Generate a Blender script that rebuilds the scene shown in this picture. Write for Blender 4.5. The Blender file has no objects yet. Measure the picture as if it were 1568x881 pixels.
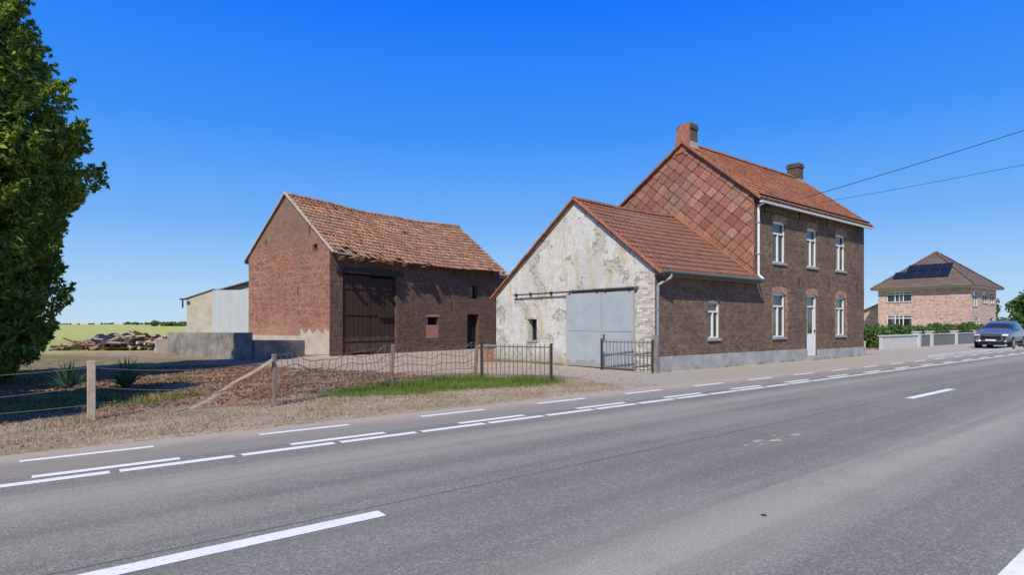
import bpy, bmesh, math, random
import numpy as np
from mathutils import Vector, Matrix
R=random.Random(7); NR=np.random.default_rng(11)
SC=bpy.context.scene
# ------------------------------------------------------------------ materials
class NT:
    def __init__(s,name):
        s.m=bpy.data.materials.new(name); s.m.use_nodes=True
        s.t=s.m.node_tree; s.t.nodes.clear()
        s.out=s.t.nodes.new('ShaderNodeOutputMaterial')
        s.b=s.t.nodes.new('ShaderNodeBsdfPrincipled')
        s.t.links.new(s.b.outputs[0],s.out.inputs[0])
    def n(s,typ,ins=None,**kw):
        x=s.t.nodes.new('ShaderNode'+typ)
        for k,v in kw.items(): setattr(x,k,v)
        for k,v in (ins or {}).items(): s.set(x.inputs[k],v)
        return x
    def set(s,sock,v):
        if isinstance(v,bpy.types.NodeSocket): s.t.links.new(v,sock)
        elif isinstance(v,(tuple,list)) and sock.type=='RGBA' and len(v)==3: sock.default_value=(*v,1)
        else: sock.default_value=v
    def uv(s): return s.n('UVMap').outputs[0]
    def pos(s): return s.n('NewGeometry').outputs['Position']
    def obj(s): return s.n('TexCoord').outputs['Object']
    def island(s): return s.n('NewGeometry').outputs['Random Per Island']
    def map(s,v,scale=(1,1,1),loc=(0,0,0),rot=(0,0,0)):
        return s.n('Mapping',{'Vector':v,'Scale':scale,'Location':loc,'Rotation':rot}).outputs[0]
    def noise(s,v,scale,detail=5,rough=.6,dist=0):
        return s.n('TexNoise',{'Vector':v,'Scale':scale,'Detail':detail,'Roughness':rough,'Distortion':dist}).outputs[0]
    def ramp(s,f,stops,interp='LINEAR'):
        x=s.n('ValToRGB',{'Fac':f}); cr=x.color_ramp; cr.interpolation=interp
        while len(cr.elements)<len(stops): cr.elements.new(.5)
        for e,(p,c) in zip(cr.elements,stops):
            e.position=p; e.color=(c,c,c,1) if isinstance(c,(int,float)) else (*c,1)
        return x.outputs[0]
    def mix(s,f,a,b,mode='MIX'):
        x=s.n('Mix',data_type='RGBA',blend_type=mode)
        s.set(x.inputs[0],f); s.set(x.inputs[6],a); s.set(x.inputs[7],b)
        return x.outputs[2]
    def math(s,op,a,b=0,c=0,clamp=False):
        x=s.n('Math',operation=op,use_clamp=clamp); s.set(x.inputs[0],a); s.set(x.inputs[1],b); s.set(x.inputs[2],c)
        return x.outputs[0]
    def sep(s,v):
        return s.n('SeparateXYZ',{'Vector':v}).outputs
    def done(s,col,rough=.85,bump=None,bs=.3,bd=.02,spec=.3,metal=0):
        s.set(s.b.inputs['Base Color'],col); s.set(s.b.inputs['Roughness'],rough)
        s.set(s.b.inputs['Specular IOR Level'],spec); s.set(s.b.inputs['Metallic'],metal)
        if bump is not None:
            x=s.n('Bump',{'Height':bump,'Strength':bs,'Distance':bd}); s.set(s.b.inputs['Normal'],x.outputs[0])
        return s.m

def m_simple(name,col,rough=.7,var=.25,scale=6,metal=0,spec=.3):
    t=NT(name); n=t.noise(t.obj(),scale,6)
    f=t.ramp(n,[(.3,1-var),(.7,1+var*.4)])
    return t.done(t.mix(1.0,col,f,'MULTIPLY'),rough,n,.2,.01,spec,metal)

def m_brick(name,c1,c2,mortar,stain=(.12,.09,.07),stain_amt=.5,gable=False):
    t=NT(name); uv=t.uv()
    b=t.n('TexBrick',{'Vector':uv,'Color1':c1,'Color2':c2,'Mortar':mortar,'Scale':1.0,'Mortar Size':.008,'Mortar Smooth':.3,'Bias':0.0,'Brick Width':.21,'Row Height':.072})
    b2=t.n('TexBrick',{'Vector':t.map(uv,loc=(.07,.0,0)),'Color1':(.45,.45,.45),'Color2':(1.6,1.5,1.45),'Mortar':(1,1,1),'Scale':1.0,'Mortar Size':.0,'Bias':0.0,'Brick Width':.21,'Row Height':.072})
    col=t.mix(.85,b.outputs[0],b2.outputs[0],'MULTIPLY')
    cs=t.noise(t.map(uv,scale=(.35,7,1)),1.0,4,.6)
    col=t.mix(t.ramp(cs,[(.45,0),(.7,.5)]),col,mortar)
    n1=t.noise(uv,.55,8,.7); n2=t.noise(t.map(uv,scale=(3,.6,1)),1.0,6,.7); n5=t.noise(uv,2.2,8,.75)
    col=t.mix(t.ramp(n1,[(.42,0),(.68,stain_amt)]),col,stain)
    col=t.mix(t.ramp(n2,[(.5,0),(.75,.3)]),col,mortar)
    col=t.mix(t.ramp(n5,[(.56,0),(.66,.6)]),col,stain)
    if gable:
        y=t.sep(uv)[1]; hh=t.math('MULTIPLY',t.math('ADD',y,t.math('MULTIPLY',n1,2.0)),.1)
        col=t.mix(t.ramp(hh,[(.58,0),(.72,.55)]),col,(.17,.115,.085))
        col=t.mix(t.ramp(hh,[(.20,.5),(.30,0)]),col,(.42,.25,.17))
    hb=t.math('ADD',t.math('MULTIPLY',b.outputs[1],-1.0),t.math('MULTIPLY',t.noise(uv,30,3),.5))
    return t.done(col,.9,hb,.7,.015)

def m_tile(name,stops,moss=(.16,.13,.09),mossamt=.5):
    t=NT(name); isl=t.island()
    col=t.ramp(isl,stops)
    p=t.obj(); n1=t.noise(p,.7,8,.7); n2=t.noise(p,9,5,.7)
    col=t.mix(t.ramp(n1,[(.45,0),(.66,mossamt)]),col,moss)
    col=t.mix(t.ramp(n2,[(.35,.6),(.6,0)]),col,(.10,.07,.05))
    return t.done(col,.85,n2,.3,.01)

M={}
M['brick_front']=m_brick('brick_front',(.195,.100,.064),(.105,.056,.038),(.235,.19,.145),(.075,.05,.037),.65)
M['brick_dark']=m_brick('brick_dark',(.11,.07,.05),(.06,.042,.035),(.17,.14,.11),(.05,.04,.03),.6)
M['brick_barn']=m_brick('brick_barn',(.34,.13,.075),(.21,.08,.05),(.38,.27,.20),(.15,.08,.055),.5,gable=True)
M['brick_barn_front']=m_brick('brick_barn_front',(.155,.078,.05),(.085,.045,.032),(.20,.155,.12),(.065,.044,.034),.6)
M['brick_pink']=m_brick('brick_pink',(.54,.33,.26),(.46,.27,.21),(.66,.56,.49),(.48,.34,.29),.3)
M['brick_white']=m_brick('brick_white',(.62,.59,.53),(.50,.47,.42),(.34,.31,.27),(.44,.41,.34),.4)
M['brick_orange']=m_brick('brick_orange',(.42,.21,.13),(.33,.16,.10),(.34,.25,.19),(.22,.12,.09),.3)
OR=[(0,(.28,.09,.045)),(.35,(.41,.135,.065)),(.7,(.48,.185,.095)),(1,(.33,.13,.08))]
M['tile_house']=m_tile('tile_house',OR,(.23,.10,.065),.65)
M['tile_annex']=m_tile('tile_annex',[(0,(.23,.09,.055)),(.5,(.33,.13,.075)),(1,(.27,.12,.085))],(.20,.12,.09),.7)
M['tile_barn']=m_tile('tile_barn',[(0,(.31,.13,.07)),(.3,(.52,.25,.13)),(.6,(.62,.35,.20)),(.85,(.45,.19,.105)),(1,(.31,.19,.14))],(.32,.22,.145),.7)
M['tile_brown']=m_tile('tile_brown',[(0,(.13,.09,.07)),(1,(.19,.135,.11))],(.12,.09,.08),.3)
M['slate_red']=m_tile('slate_red',[(0,(.27,.09,.06)),(.3,(.36,.135,.085)),(.7,(.42,.18,.12)),(.92,(.48,.25,.18)),(1,(.22,.085,.06))],(.25,.14,.10),.8)
M['verge']=m_tile('verge_orange',[(0,(.38,.12,.06)),(1,(.48,.18,.09))],(.28,.13,.08),.5)
M['white']=m_simple('white_paint',(.70,.70,.67),.5,.08)
M['zinc']=m_simple('zinc',(.30,.32,.32),.5,.2,metal=.3)
M['zinc_dark']=m_simple('zinc_dark',(.11,.12,.11),.5,.2)
M['iron']=m_simple('iron',(.035,.033,.03),.6,.3)
M['galv']=m_simple('galvanised',(.17,.16,.145),.55,.3,20,metal=.1)
M['stone']=m_simple('sill_stone',(.32,.31,.29),.8,.3)
M['plank']=m_simple('wood_grey',(.24,.19,.14),.9,.4,8)
M['plank2']=m_simple('wood_light',(.46,.37,.27),.9,.3,8)
M['bark']=m_simple('bark',(.10,.07,.05),.95,.4,8)
M['tarp']=m_simple('tarp',(.02,.022,.025),.5,.3)
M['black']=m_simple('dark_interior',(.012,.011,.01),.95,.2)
M['solar']=m_simple('solar',(.012,.014,.022),.15,.1,spec=.6)
M['rubber']=m_simple('rubber',(.02,.02,.02),.8,.1)
M['trim']=m_simple('trim_black',(.015,.015,.017),.4,.1)
M['lamp']=m_simple('lamp_glass',(.75,.77,.8),.1,.05,spec=.8)
M['rim']=m_simple('rim',(.45,.46,.48),.3,.1,metal=.8)
M['concrete_light']=m_simple('concrete_light',(.54,.52,.47),.9,.2,3)
M['concrete_grey']=m_simple('concrete_grey',(.17,.17,.17),.9,.2,3)
def m_glass():
    t=NT('window_glass'); n=t.noise(t.map(t.uv(),scale=(2.2,.5,1)),1.2,3)
    t.set(t.b.inputs['Coat Weight'],.5)
    return t.done(t.ramp(n,[(.48,(.010,.012,.014)),(.64,(.09,.088,.082))]),.05,None,spec=.6)
M['glass']=m_glass()
def m_carpaint():
    t=NT('car_paint'); t.set(t.b.inputs['Coat Weight'],.8); t.set(t.b.inputs['Coat Roughness'],.05)
    return t.done((.15,.16,.175),.35,None,spec=.5,metal=.4)
M['paint']=m_carpaint()
def m_barndoor():
    t=NT('barn_door_wood'); uv=t.uv(); w=t.n('TexWave',{'Vector':uv,'Scale':1.1,'Distortion':.0},wave_type='BANDS',bands_direction='X',wave_profile='SAW').outputs[1]
    n=t.noise(t.map(uv,scale=(9,.8,1)),2,6)
    col=t.mix(n,(.022,.014,.010),(.085,.048,.032))
    col=t.mix(t.math('LESS_THAN',w,.1),col,(.006,.005,.004))
    h=t.sep(uv)[1]
    col=t.mix(t.math('MULTIPLY',t.math('LESS_THAN',h,.9),t.ramp(n,[(.4,0),(.6,.5)])),col,(.2,.14,.1))
    return t.done(col,.8,w,.4,.01)
M['barndoor']=m_barndoor()
def m_gate():
    t=NT('gate_paint'); uv=t.uv(); n=t.noise(uv,1.3,7,.7); n2=t.noise(t.map(uv,scale=(6,.5,1)),1.5,5)
    col=t.mix(t.ramp(n,[(.35,0),(.7,1)]),(.32,.36,.375),(.40,.435,.445))
    col=t.mix(t.ramp(n2,[(.58,0),(.75,.35)]),col,(.34,.30,.26))
    h=t.sep(uv)[1]
    col=t.mix(t.math('MULTIPLY',t.math('LESS_THAN',t.math('ADD',h,n),.75),.5),col,(.26,.2,.15))
    return t.done(col,.55,n,.1,.02)
M['gate']=m_gate()
def m_plaster():
    t=NT('old_plaster'); uv=t.uv(); x,y,_=t.sep(uv)
    b=t.n('TexBrick',{'Vector':uv,'Color1':(.60,.57,.51),'Color2':(.46,.43,.37),'Mortar':(.34,.31,.26),'Scale':1.0,'Mortar Size':.009,'Brick Width':.21,'Row Height':.072})
    n1=t.noise(uv,.75,10,.64,.4); n2=t.noise(t.map(uv,scale=(1.7,.42,1)),1.0,7,.6,.5); n3=t.noise(uv,4.5,9,.78); n0=t.noise(t.map(uv,loc=(7,3,0)),.6,6,.6)
    base=t.mix(t.ramp(n3,[(.34,0),(.56,1)]),(.45,.43,.375),(.68,.665,.61))
    base=t.mix(t.ramp(n0,[(.40,.7),(.56,0)]),base,t.mix(n3,(.40,.385,.34),(.58,.56,.50)))
    base=t.mix(t.ramp(n2,[(.53,0),(.60,.75)]),base,t.mix(n3,(.42,.33,.17),(.60,.50,.32)))
    base=t.mix(t.ramp(n3,[(.27,.75),(.38,0)]),base,(.27,.24,.19))
    base=t.mix(.10,base,b.outputs[0])
    expo=t.ramp(n1,[(.560,0),(.575,1)])
    col=t.mix(expo,base,t.mix(.35,b.outputs[0],t.mix(n3,(.36,.33,.27),(.60,.58,.52))))
    edge=t.ramp(n1,[(.550,0),(.563,.65),(.572,0)])
    col=t.mix(edge,col,(.24,.21,.16))
    hh=t.math('ADD',y,t.math('MULTIPLY',n1,1.8))
    col=t.mix(t.math('MULTIPLY',t.ramp(t.math('MULTIPLY',hh,.5),[(.55,1),(.72,0)]),.6),col,t.mix(n3,(.22,.18,.13),(.50,.44,.35)))
    bump=t.math('ADD',t.math('MULTIPLY',expo,-1.2),t.math('MULTIPLY',n3,.8))
    bump=t.math('ADD',bump,t.math('MULTIPLY',b.outputs[1],-.3))
    return t.done(col,.92,bump,.9,.025)
M['plaster']=m_plaster()
def m_plinth(name='plinth',a=(.25,.24,.225),b=(.42,.405,.38)):
    t=NT(name); n=t.noise(t.uv(),1.5,9,.7)
    return t.done(t.mix(t.ramp(n,[(.35,0),(.65,1)]),a,b),.9,n,.5,.02)
M['plinth']=m_plinth()
M['conc_wall']=m_plinth('concrete_wall_mat',(.12,.11,.095),(.30,.27,.23))
M['render']=m_plinth('render_beige',(.36,.31,.245),(.50,.44,.355))
def m_corr():
    t=NT('corrugated'); uv=t.uv(); n=t.noise(t.map(uv,scale=(3,.4,1)),1,6)
    return t.done(t.mix(n,(.36,.40,.41),(.54,.56,.55)),.6)
M['corr']=m_corr()
def m_leaf(name,stops,tr_=.28):
    t=NT(name); n=t.noise(t.pos(),.9,3); i=t.island()
    f=t.math('ADD',t.math('MULTIPLY',i,.5),t.math('MULTIPLY',n,.6),clamp=True)
    col=t.ramp(f,stops)
    t.done(col,.6,spec=.25)
    tr=t.n('BsdfTranslucent',{'Color':col}); mx=t.n('MixShader',{'Fac':tr_})
    t.t.links.new(t.b.outputs[0],mx.inputs[1]); t.t.links.new(tr.outputs[0],mx.inputs[2]); t.t.links.new(mx.outputs[0],t.out.inputs[0])
    return t.m
M['conifer']=m_leaf('conifer_leaf',[(.2,(.045,.085,.015)),(.42,(.11,.19,.025)),(.6,(.20,.30,.04)),(.85,(.40,.44,.08))],.35)
M['hedge']=m_leaf('hedge_leaf',[(.2,(.03,.07,.012)),(.6,(.09,.16,.03)),(.9,(.18,.25,.05))])
M['grass']=m_leaf('grass_blade',[(.2,(.07,.12,.018)),(.6,(.15,.22,.035)),(.9,(.32,.34,.10))])
M['dry']=m_leaf('dry_grass',[(.2,(.26,.18,.10)),(.6,(.44,.34,.21)),(.9,(.56,.46,.31))])
M['litter']=m_leaf('leaf_litter',[(.2,(.16,.08,.045)),(.6,(.30,.165,.095)),(.9,(.46,.31,.2))])
M['yucca']=m_leaf('yucca_leaf',[(.2,(.04,.08,.04)),(.6,(.09,.16,.08)),(.9,(.17,.25,.13))])

# ------------------------------------------------------------------ mesh builder
class MB:
    def __init__(s): s.v=[]; s.f=[]; s.mi=[]; s.mats=[]
    def mat(s,m):
        m=M[m]
        if m not in s.mats: s.mats.append(m)
        return s.mats.index(m)
    def add(s,vs,fs,m):
        o=len(s.v); k=s.mat(m); s.v+= [tuple(p) for p in vs]
        for f in fs: s.f.append([o+i for i in f]); s.mi.append(k)
    def box(s,c,d,m,rot=None,bev=0):
        hx,hy,hz=d[0]/2,d[1]/2,d[2]/2
        P=[Vector((a*hx,b*hy,e*hz)) for e in(-1,1) for b in(-1,1) for a in(-1,1)]
        if rot is not None: P=[rot@p for p in P]
        P=[p+Vector(c) for p in P]
        s.add(P,[(0,2,3,1),(4,5,7,6),(0,1,5,4),(1,3,7,5),(3,2,6,7),(2,0,4,6)],m)
    def b2(s,p0,p1,m):
        s.box([(a+b)/2 for a,b in zip(p0,p1)],[abs(b-a) for a,b in zip(p0,p1)],m)
    def tube(s,p,q,r0,r1,m,n=8,cap=True):
        p=Vector(p);q=Vector(q); d=(q-p).normalized()
        a=d.orthogonal().normalized(); b=d.cross(a)
        vs=[];
        for (c,r) in((p,r0),(q,r1)):
            for i in range(n):
                t=2*math.pi*i/n; vs.append(c+a*math.cos(t)*r+b*math.sin(t)*r)
        fs=[(i,(i+1)%n,n+(i+1)%n,n+i) for i in range(n)]
        if cap: fs+=[tuple(range(n))[::-1],tuple(range(n,2*n))]
        s.add(vs,fs,m)
    def path(s,pts,r,m,n=6):
        for a,b in zip(pts[:-1],pts[1:]): s.tube(a,b,r,r,m,n)
    def beam(s,p,q,w,h,m,up=Vector((0,0,1))):
        p=Vector(p);q=Vector(q);d=(q-p); L=d.length; d.normalize(); side=d.cross(up).normalized(); u=side.cross(d)
        vs=[c+side*a*w/2+u*b*h/2 for c in(p,q) for a,b in((-1,-1),(1,-1),(1,1),(-1,1))]
        s.add(vs,[(3,2,1,0),(4,5,6,7),(0,1,5,4),(1,2,6,5),(2,3,7,6),(3,0,4,7)],m)
    def obj(s,name,parent=None,smooth=False,uv=True,bevel=0):
        me=bpy.data.meshes.new(name); me.from_pydata(s.v,[],s.f)
        for m in s.mats: me.materials.append(m)
        me.polygons.foreach_set('material_index',s.mi)
        if smooth: me.polygons.foreach_set('use_smooth',[True]*len(me.polygons))
        me.update()
        if uv:
            l=me.uv_layers.new(name='UVMap')
            for p in me.polygons:
                n=p.normal
                if abs(n.z)>.7: T=Vector((1,0,0)); B=Vector((0,1,0))
                else:
                    T=Vector((-n.y,n.x,0)).normalized(); B=Vector((0,0,1))
                for li in p.loop_indices:
                    c=me.vertices[me.loops[li].vertex_index].co
                    l.data[li].uv=(c.dot(T),c.dot(B))
        ob=bpy.data.objects.new(name,me); SC.collection.objects.link(ob)
        if parent: ob.parent=parent
        if bevel:
            b=ob.modifiers.new('bev','BEVEL'); b.width=bevel; b.segments=2; b.limit_method='ANGLE'
        return ob
def empty(name,loc=(0,0,0),rz=0):
    e=bpy.data.objects.new(name,None); e.location=loc; e.rotation_euler=(0,0,rz); e.empty_display_size=.3
    SC.collection.objects.link(e); return e
def np_mesh(name,V,F,mat,parent=None):
    me=bpy.data.meshes.new(name); k=F.shape[1]
    me.vertices.add(len(V)); me.vertices.foreach_set('co',V.astype(np.float32).ravel())
    me.loops.add(F.size); me.loops.foreach_set('vertex_index',F.astype(np.int32).ravel())
    me.polygons.add(len(F)); me.polygons.foreach_set('loop_start',np.arange(0,F.size,k,dtype=np.int32))
    me.polygons.foreach_set('loop_total',np.full(len(F),k,dtype=np.int32))
    me.update(calc_edges=True); me.materials.append(mat)
    ob=bpy.data.objects.new(name,me); SC.collection.objects.link(ob)
    if parent: ob.parent=parent
    return ob

def wall(name,parent,p0,p1,H,holes,mat,z0=0,depth=.14,clips=(),extra=None,reveal=None):
    p0=Vector((*p0,0));p1=Vector((*p1,0)); d=p1-p0; L=d.length; d.normalize(); n=Vector((d.y,-d.x,0))
    xs=sorted({0,L,*[h[0] for h in holes],*[h[1] for h in holes]}); zs=sorted({z0,H,*[h[2] for h in holes],*[h[3] for h in holes]})
    mb=MB()
    P=lambda s,z,o=0: p0+d*s+Vector((0,0,z))-n*o
    for a,b in zip(xs[:-1],xs[1:]):
        for c,e in zip(zs[:-1],zs[1:]):
            if any(h[0]-1e-4<=a and b<=h[1]+1e-4 and h[2]-1e-4<=c and e<=h[3]+1e-4 for h in holes): continue
            mb.add([P(a,c),P(b,c),P(b,e),P(a,e)],[(0,1,2,3)],mat)
    for h in holes:
        a,b,c,e=h[:4]; r=reveal or mat
        mb.add([P(a,c),P(a,e),P(a,e,depth),P(a,c,depth)],[(0,1,2,3)],r)
        mb.add([P(b,c),P(b,c,depth),P(b,e,depth),P(b,e)],[(0,1,2,3)],r)
        mb.add([P(a,e),P(b,e),P(b,e,depth),P(a,e,depth)],[(0,1,2,3)],r)
        mb.add([P(a,c),P(a,c,depth),P(b,c,depth),P(b,c)],[(0,1,2,3)],r)
    ob=mb.obj(name,parent)
    if clips:
        bm=bmesh.new(); bm.from_mesh(ob.data)
        for (s,z),(ns,nz) in clips:
            bmesh.ops.bisect_plane(bm,geom=bm.verts[:]+bm.edges[:]+bm.faces[:],plane_co=P(s,z),plane_no=(d*ns+Vector((0,0,nz))),clear_outer=True)
        bm.to_mesh(ob.data); bm.free()
    return ob,P,d,n

def window(mb,P,d,n,a,b,c,e,kind='T',depth=.12,sill=True,arch=True,archmat='brick_orange'):
    fw=.05
    def bar(s0,s1,z0,z1,o0,o1,m):
        vs=[P(s,z,o) for o in(o0,o1) for (s,z) in((s0,z0),(s1,z0),(s1,z1),(s0,z1))]
        mb.add(vs,[(0,1,2,3),(7,6,5,4),(0,4,5,1),(1,5,6,2),(2,6,7,3),(3,7,4,0)],m)
    mb.add([P(a,c,depth-.002),P(b,c,depth-.002),P(b,e,depth-.002),P(a,e,depth-.002)],[(0,1,2,3)],'glass')
    o0,o1=depth-.06,depth-.004
    bar(a,a+fw,c,e,o0,o1,'white');bar(b-fw,b,c,e,o0,o1,'white')
    bar(a+fw,b-fw,c,c+fw,o0,o1,'white');bar(a+fw,b-fw,e-fw*2.2,e,o0,o1,'white')
    if kind in('T','door'):
        zt=c+(e-c)*.68 if kind=='T' else e-.55
        bar(a+fw,b-fw,zt,zt+.06,o0-.01,o1,'white')
        if kind=='T': bar((a+b)/2-.03,(a+b)/2+.03,c+fw,zt,o0-.005,o1,'white')
        else:
            bar(a+fw,b-fw,c+fw,c+.95,o0+.01,o1,'white')
            bar(a+.2,b-.2,c+.2,c+.8,o0,o0+.01,'white')
            bar(a+fw,a+.18,c+.95,zt,o0+.01,o1,'white'); bar(b-.18,b-fw,c+.95,zt,o0+.01,o1,'white')
            bar(b-.16,b-.13,c+1.0,c+1.12,o0-.04,o0,'iron')
    if kind=='grid':
        bar((a+b)/2-.03,(a+b)/2+.03,c+fw,e-fw,o0-.005,o1,'white')
    if sill:
        bar(a-.06,b+.06,c-.09,c-.001,-.06,.10,'stone')
    if arch:
        N=8; lo=[];hi=[]
        for i in range(N+1):
            t=i/N; s=a-.10+(b-a+.20)*t; u=(t-.5)*2
            hi.append((s,e+.02+.24-.10*u*u)); 
            lo.append((s,min(e+.02-.13*u*u,e)))
        for i in range(N):
            q=[lo[i],lo[i+1],hi[i+1],hi[i]]
            mb.add([P(s,z,-.012) for s,z in q],[(0,1,2,3)],archmat)
            mb.add([P(*lo[i],-.012),P(*lo[i],.05),P(*lo[i+1],.05),P(*lo[i+1],-.012)],[(0,1,2,3)],archmat)

def tile_roof(name,parent,O,xd,sd,W,L,mat,tw=.22,tl=.32,jit=.0,sag=None,missing=None,amp=.022,step=.05):
    O=Vector(O);xd=Vector(xd).normalized();sd=Vector(sd).normalized();n=xd.cross(sd).normalized()
    if n.z<0:n=-n
    nc=max(1,round(W/tw)); nr=max(1,round(L/tl)); tw=W/nc; tl=L/nr
    prof=[(0,.2),(.18,1),(.36,.5),(.6,-.6),(.82,-.6),(1.02,.25)]
    V=[];F=[]
    for j in range(nr):
        for i in range(nc):
            if missing and missing(i,j,nc,nr): continue
            jx=R.gauss(0,jit);js=R.gauss(0,jit);jn=abs(R.gauss(0,jit))*.6; ja=R.gauss(0,jit*1.2)
            o=len(V)
            for k,(sv,hn) in enumerate(((j*tl,-.012),(j*tl,step),((j+1)*tl+.05,.008))):
                for (u,h) in prof:
                    x=(i+u)*tw+jx; s=sv+js+(u-.5)*ja; hh=hn+amp*h+jn if k else hn+jn
                    if k==0: hh=step-.03+amp*h+jn
                    p=O+xd*x+sd*s+n*hh
                    if sag: p.z+=sag(x/W,s/L)
                    V.append(p)
            m=len(prof)
            for r_ in range(2):
                for k in range(m-1):
                    a=o+r_*m+k; F.append((a,a+1,a+m+1,a+m))
    ob=np_mesh(name,np.array([tuple(v) for v in V]),np.array(F),M[mat],parent)
    ob.data.polygons.foreach_set('use_smooth',[True]*len(ob.data.polygons))
    return ob
def ridge_caps(mb,p,q,r,m,seg=.36,sag=None):
    p=Vector(p);q=Vector(q);L=(q-p).length;n=max(1,round(L/seg));d=(q-p)/n
    side=d.normalized().cross(Vector((0,0,1))).normalized()
    for i in range(n):
        jj=Vector((0,0,R.uniform(-.012,.012)))
        a=p+d*i+jj;b=p+d*(i+1.06)+jj
        if sag: a=a+Vector((0,0,sag(i/n)));b=b+Vector((0,0,sag((i+1)/n)))
        vs=[]
        for c,rr in((a,r*1.08),(b,r*.95)):
            for k in range(7):
                t=math.pi*k/6; vs.append(c+side*math.cos(t)*rr+Vector((0,0,1))*math.sin(t)*rr)
        mb.add(vs,[(k,k+1,k+8,k+7) for k in range(6)]+[tuple(range(7))],m)
def verge(mb,p,q,m,w=.16,h=.10,seg=.33):
    p=Vector(p);q=Vector(q);L=(q-p).length;n=max(1,round(L/seg));d=(q-p)/n
    for i in range(n):
        j=Vector((0,0,R.uniform(-.012,.012)))
        mb.beam(p+d*(i+.01)+j,p+d*(i+1)+j+Vector((0,0,.012)),w,h,m)
def slab(mb,pts,th,m):
    pts=[Vector(p) for p in pts];k=len(pts); lo=[p-Vector((0,0,th)) for p in pts]
    mb.add(pts+lo,[tuple(range(k)),tuple(range(2*k-1,k-1,-1))]+[(i,k+i,k+(i+1)%k,(i+1)%k) for i in range(k)],m)

# ------------------------------------------------------------------ MAIN HOUSE
H=empty('brick_house',(15.12,11.73,0))
AX=5.97; HX=16.13; AR=(3.57,6.04); AE=3.32; AB=(8.35,2.75); HR=(3.14,9.12); HE=6.5; HB=(8.1,6.0)
mb=MB()
win=(2.93,3.65,1.05,2.38)
ob,P,d,n=wall('annex_front_wall',H,(0,0),(AX,0),AE,[win],'brick_front')
window(mb,P,d,n,*win,kind='T',archmat='brick_front')
hs=[(22.98,1.0),(28.62,1.0)]
o=15.12+AX
holes=[]
for c,w in hs:
    holes.append((c-o-w/2,c-o+w/2,1.03,2.8)); holes.append((c-o-w/2,c-o+w/2,4.0,5.66))
holes.append((25.8-o-.46,25.8-o+.46,4.0,5.66))
door=(25.8-o-.46,25.8-o+.46,.18,2.82)
ob,P,d,n=wall('main_front_wall',H,(AX,0),(HX,0),HE,holes+[door],'brick_front')
for h in holes: window(mb,P,d,n,*h)
window(mb,P,d,n,*door,kind='door',sill=False)
mb.b2((AX+door[0]-.15,-.38,.0),(AX+door[1]+.15,-.002,.17),'stone')
mb.obj('windows_and_door',H)
mb=MB()
for h in holes:
    if h[2]<2:
        for kk in range(int((h[3]-h[2])/.15)):
            z0_=h[2]+kk*.15; x0=AX+h[1]+.003; mb.b2((x0,-.010,z0_),(x0+(.22 if kk%2 else .12),-.0005,z0_+.148),'brick_orange')
            x0=AX+h[0]-.003; mb.b2((x0-(.12 if kk%2 else .06),-.010,z0_),(x0,-.0005,z0_+.148),'brick_orange')
mb.obj('window_jambs',H)
mb=MB()
mb.b2((0.002,-.035,0),(AX+door[0]-.02,-.0015,.5),'plinth'); mb.b2((AX+door[1]+.02,-.035,0),(HX,-.0015,.44),'plinth')
mb.obj('plinth_strip',H)
Lg=AB[0]; rs=Lg-AR[0]
sl_f=(AR[1]-AE)/AR[0]; sl_b=(AR[1]-AB[1])/(Lg-AR[0])
clips=[((rs,AR[1]),(sl_f,1)),((rs,AR[1]),(-sl_b,1))]
gwin=(Lg-(17.99-11.73),Lg-(17.44-11.73),.9,1.74)
ob,P,d,n=wall('annex_gable_wall',H,(0,Lg),(0,0),AR[1]+.1,[gwin],'plaster',clips=clips,depth=.3)
mb=MB()
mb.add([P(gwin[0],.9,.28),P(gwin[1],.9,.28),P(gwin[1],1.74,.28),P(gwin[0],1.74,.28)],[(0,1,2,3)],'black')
for k in (0.33,.66):
    s=gwin[0]+(gwin[1]-gwin[0])*k; mb.tube(P(s,.9,.1),P(s,1.74,.1),.012,.012,'iron',6)
mb.b2((-.03,Lg-gwin[1]-.05,.82),(-.001,Lg-gwin[0]+.05,.895),'stone')
mb.b2((-.012,Lg-gwin[1]-.06,1.745),(-.001,Lg-gwin[0]+.06,1.86),'brick_white')
g0,g1=.79,3.94
mid=2.2
mb.b2((-.10,g0,.06),(-.05,mid-.008,2.66),'gate'); mb.b2((-.106,mid+.008,.05),(-.056,g1,2.67),'gate')
for (a,b) in((g0,mid),(mid,g1)):
    mb.b2((-.112,a+.02,.05),(-.1065,a+.07,2.64),'gate'); mb.b2((-.112,b-.07,.05),(-.1065,b-.02,2.64),'gate')
    mb.b2((-.114,a+.02,1.3),(-.1125,b-.02,1.325),'gate')
mb.b2((-.15,g0-.02,2.70),(-.11,7.0,2.75),'iron')
mb.b2((-.13,g0-.15,2.72),(-.002,g1-.2,2.78),'conc_wall')
for y in (1.0,1.9,2.5,3.6,4.8,6.0,6.9): mb.b2((-.11,y,2.66),(-.002,y+.04,2.79),'iron')
for y in (.95,2.0,2.4,3.75): mb.tube((-.13,y,2.66),(-.10,y,2.66),.04,.04,'iron',10)
mb.b2((-.14,mid-.16,1.0),(-.115,mid-.12,1.2),'iron')
mb.obj('gate_and_fittings',H)
mb=MB(); 
zc=AE-.05
mb.b2((-.014,.0,0),(-.001,g0-.03,zc-.02),'brick_white')
for i in range(12):
    if i%2: mb.b2((-.013,g0-.03,i*.26),(-.0012,g0-.03+R.uniform(.05,.12),i*.26+.2),'brick_white')
mb.obj('brick_quoin',H)
Lm=HB[0]; rm=Lm-HR[0]
mf=(HR[1]-HE)/HR[0]; mbk=(HR[1]-HB[1])/(Lm-HR[0])
mclips=[((rm,HR[1]),(mf,1)),((rm,HR[1]),(-mbk,1))]
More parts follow.
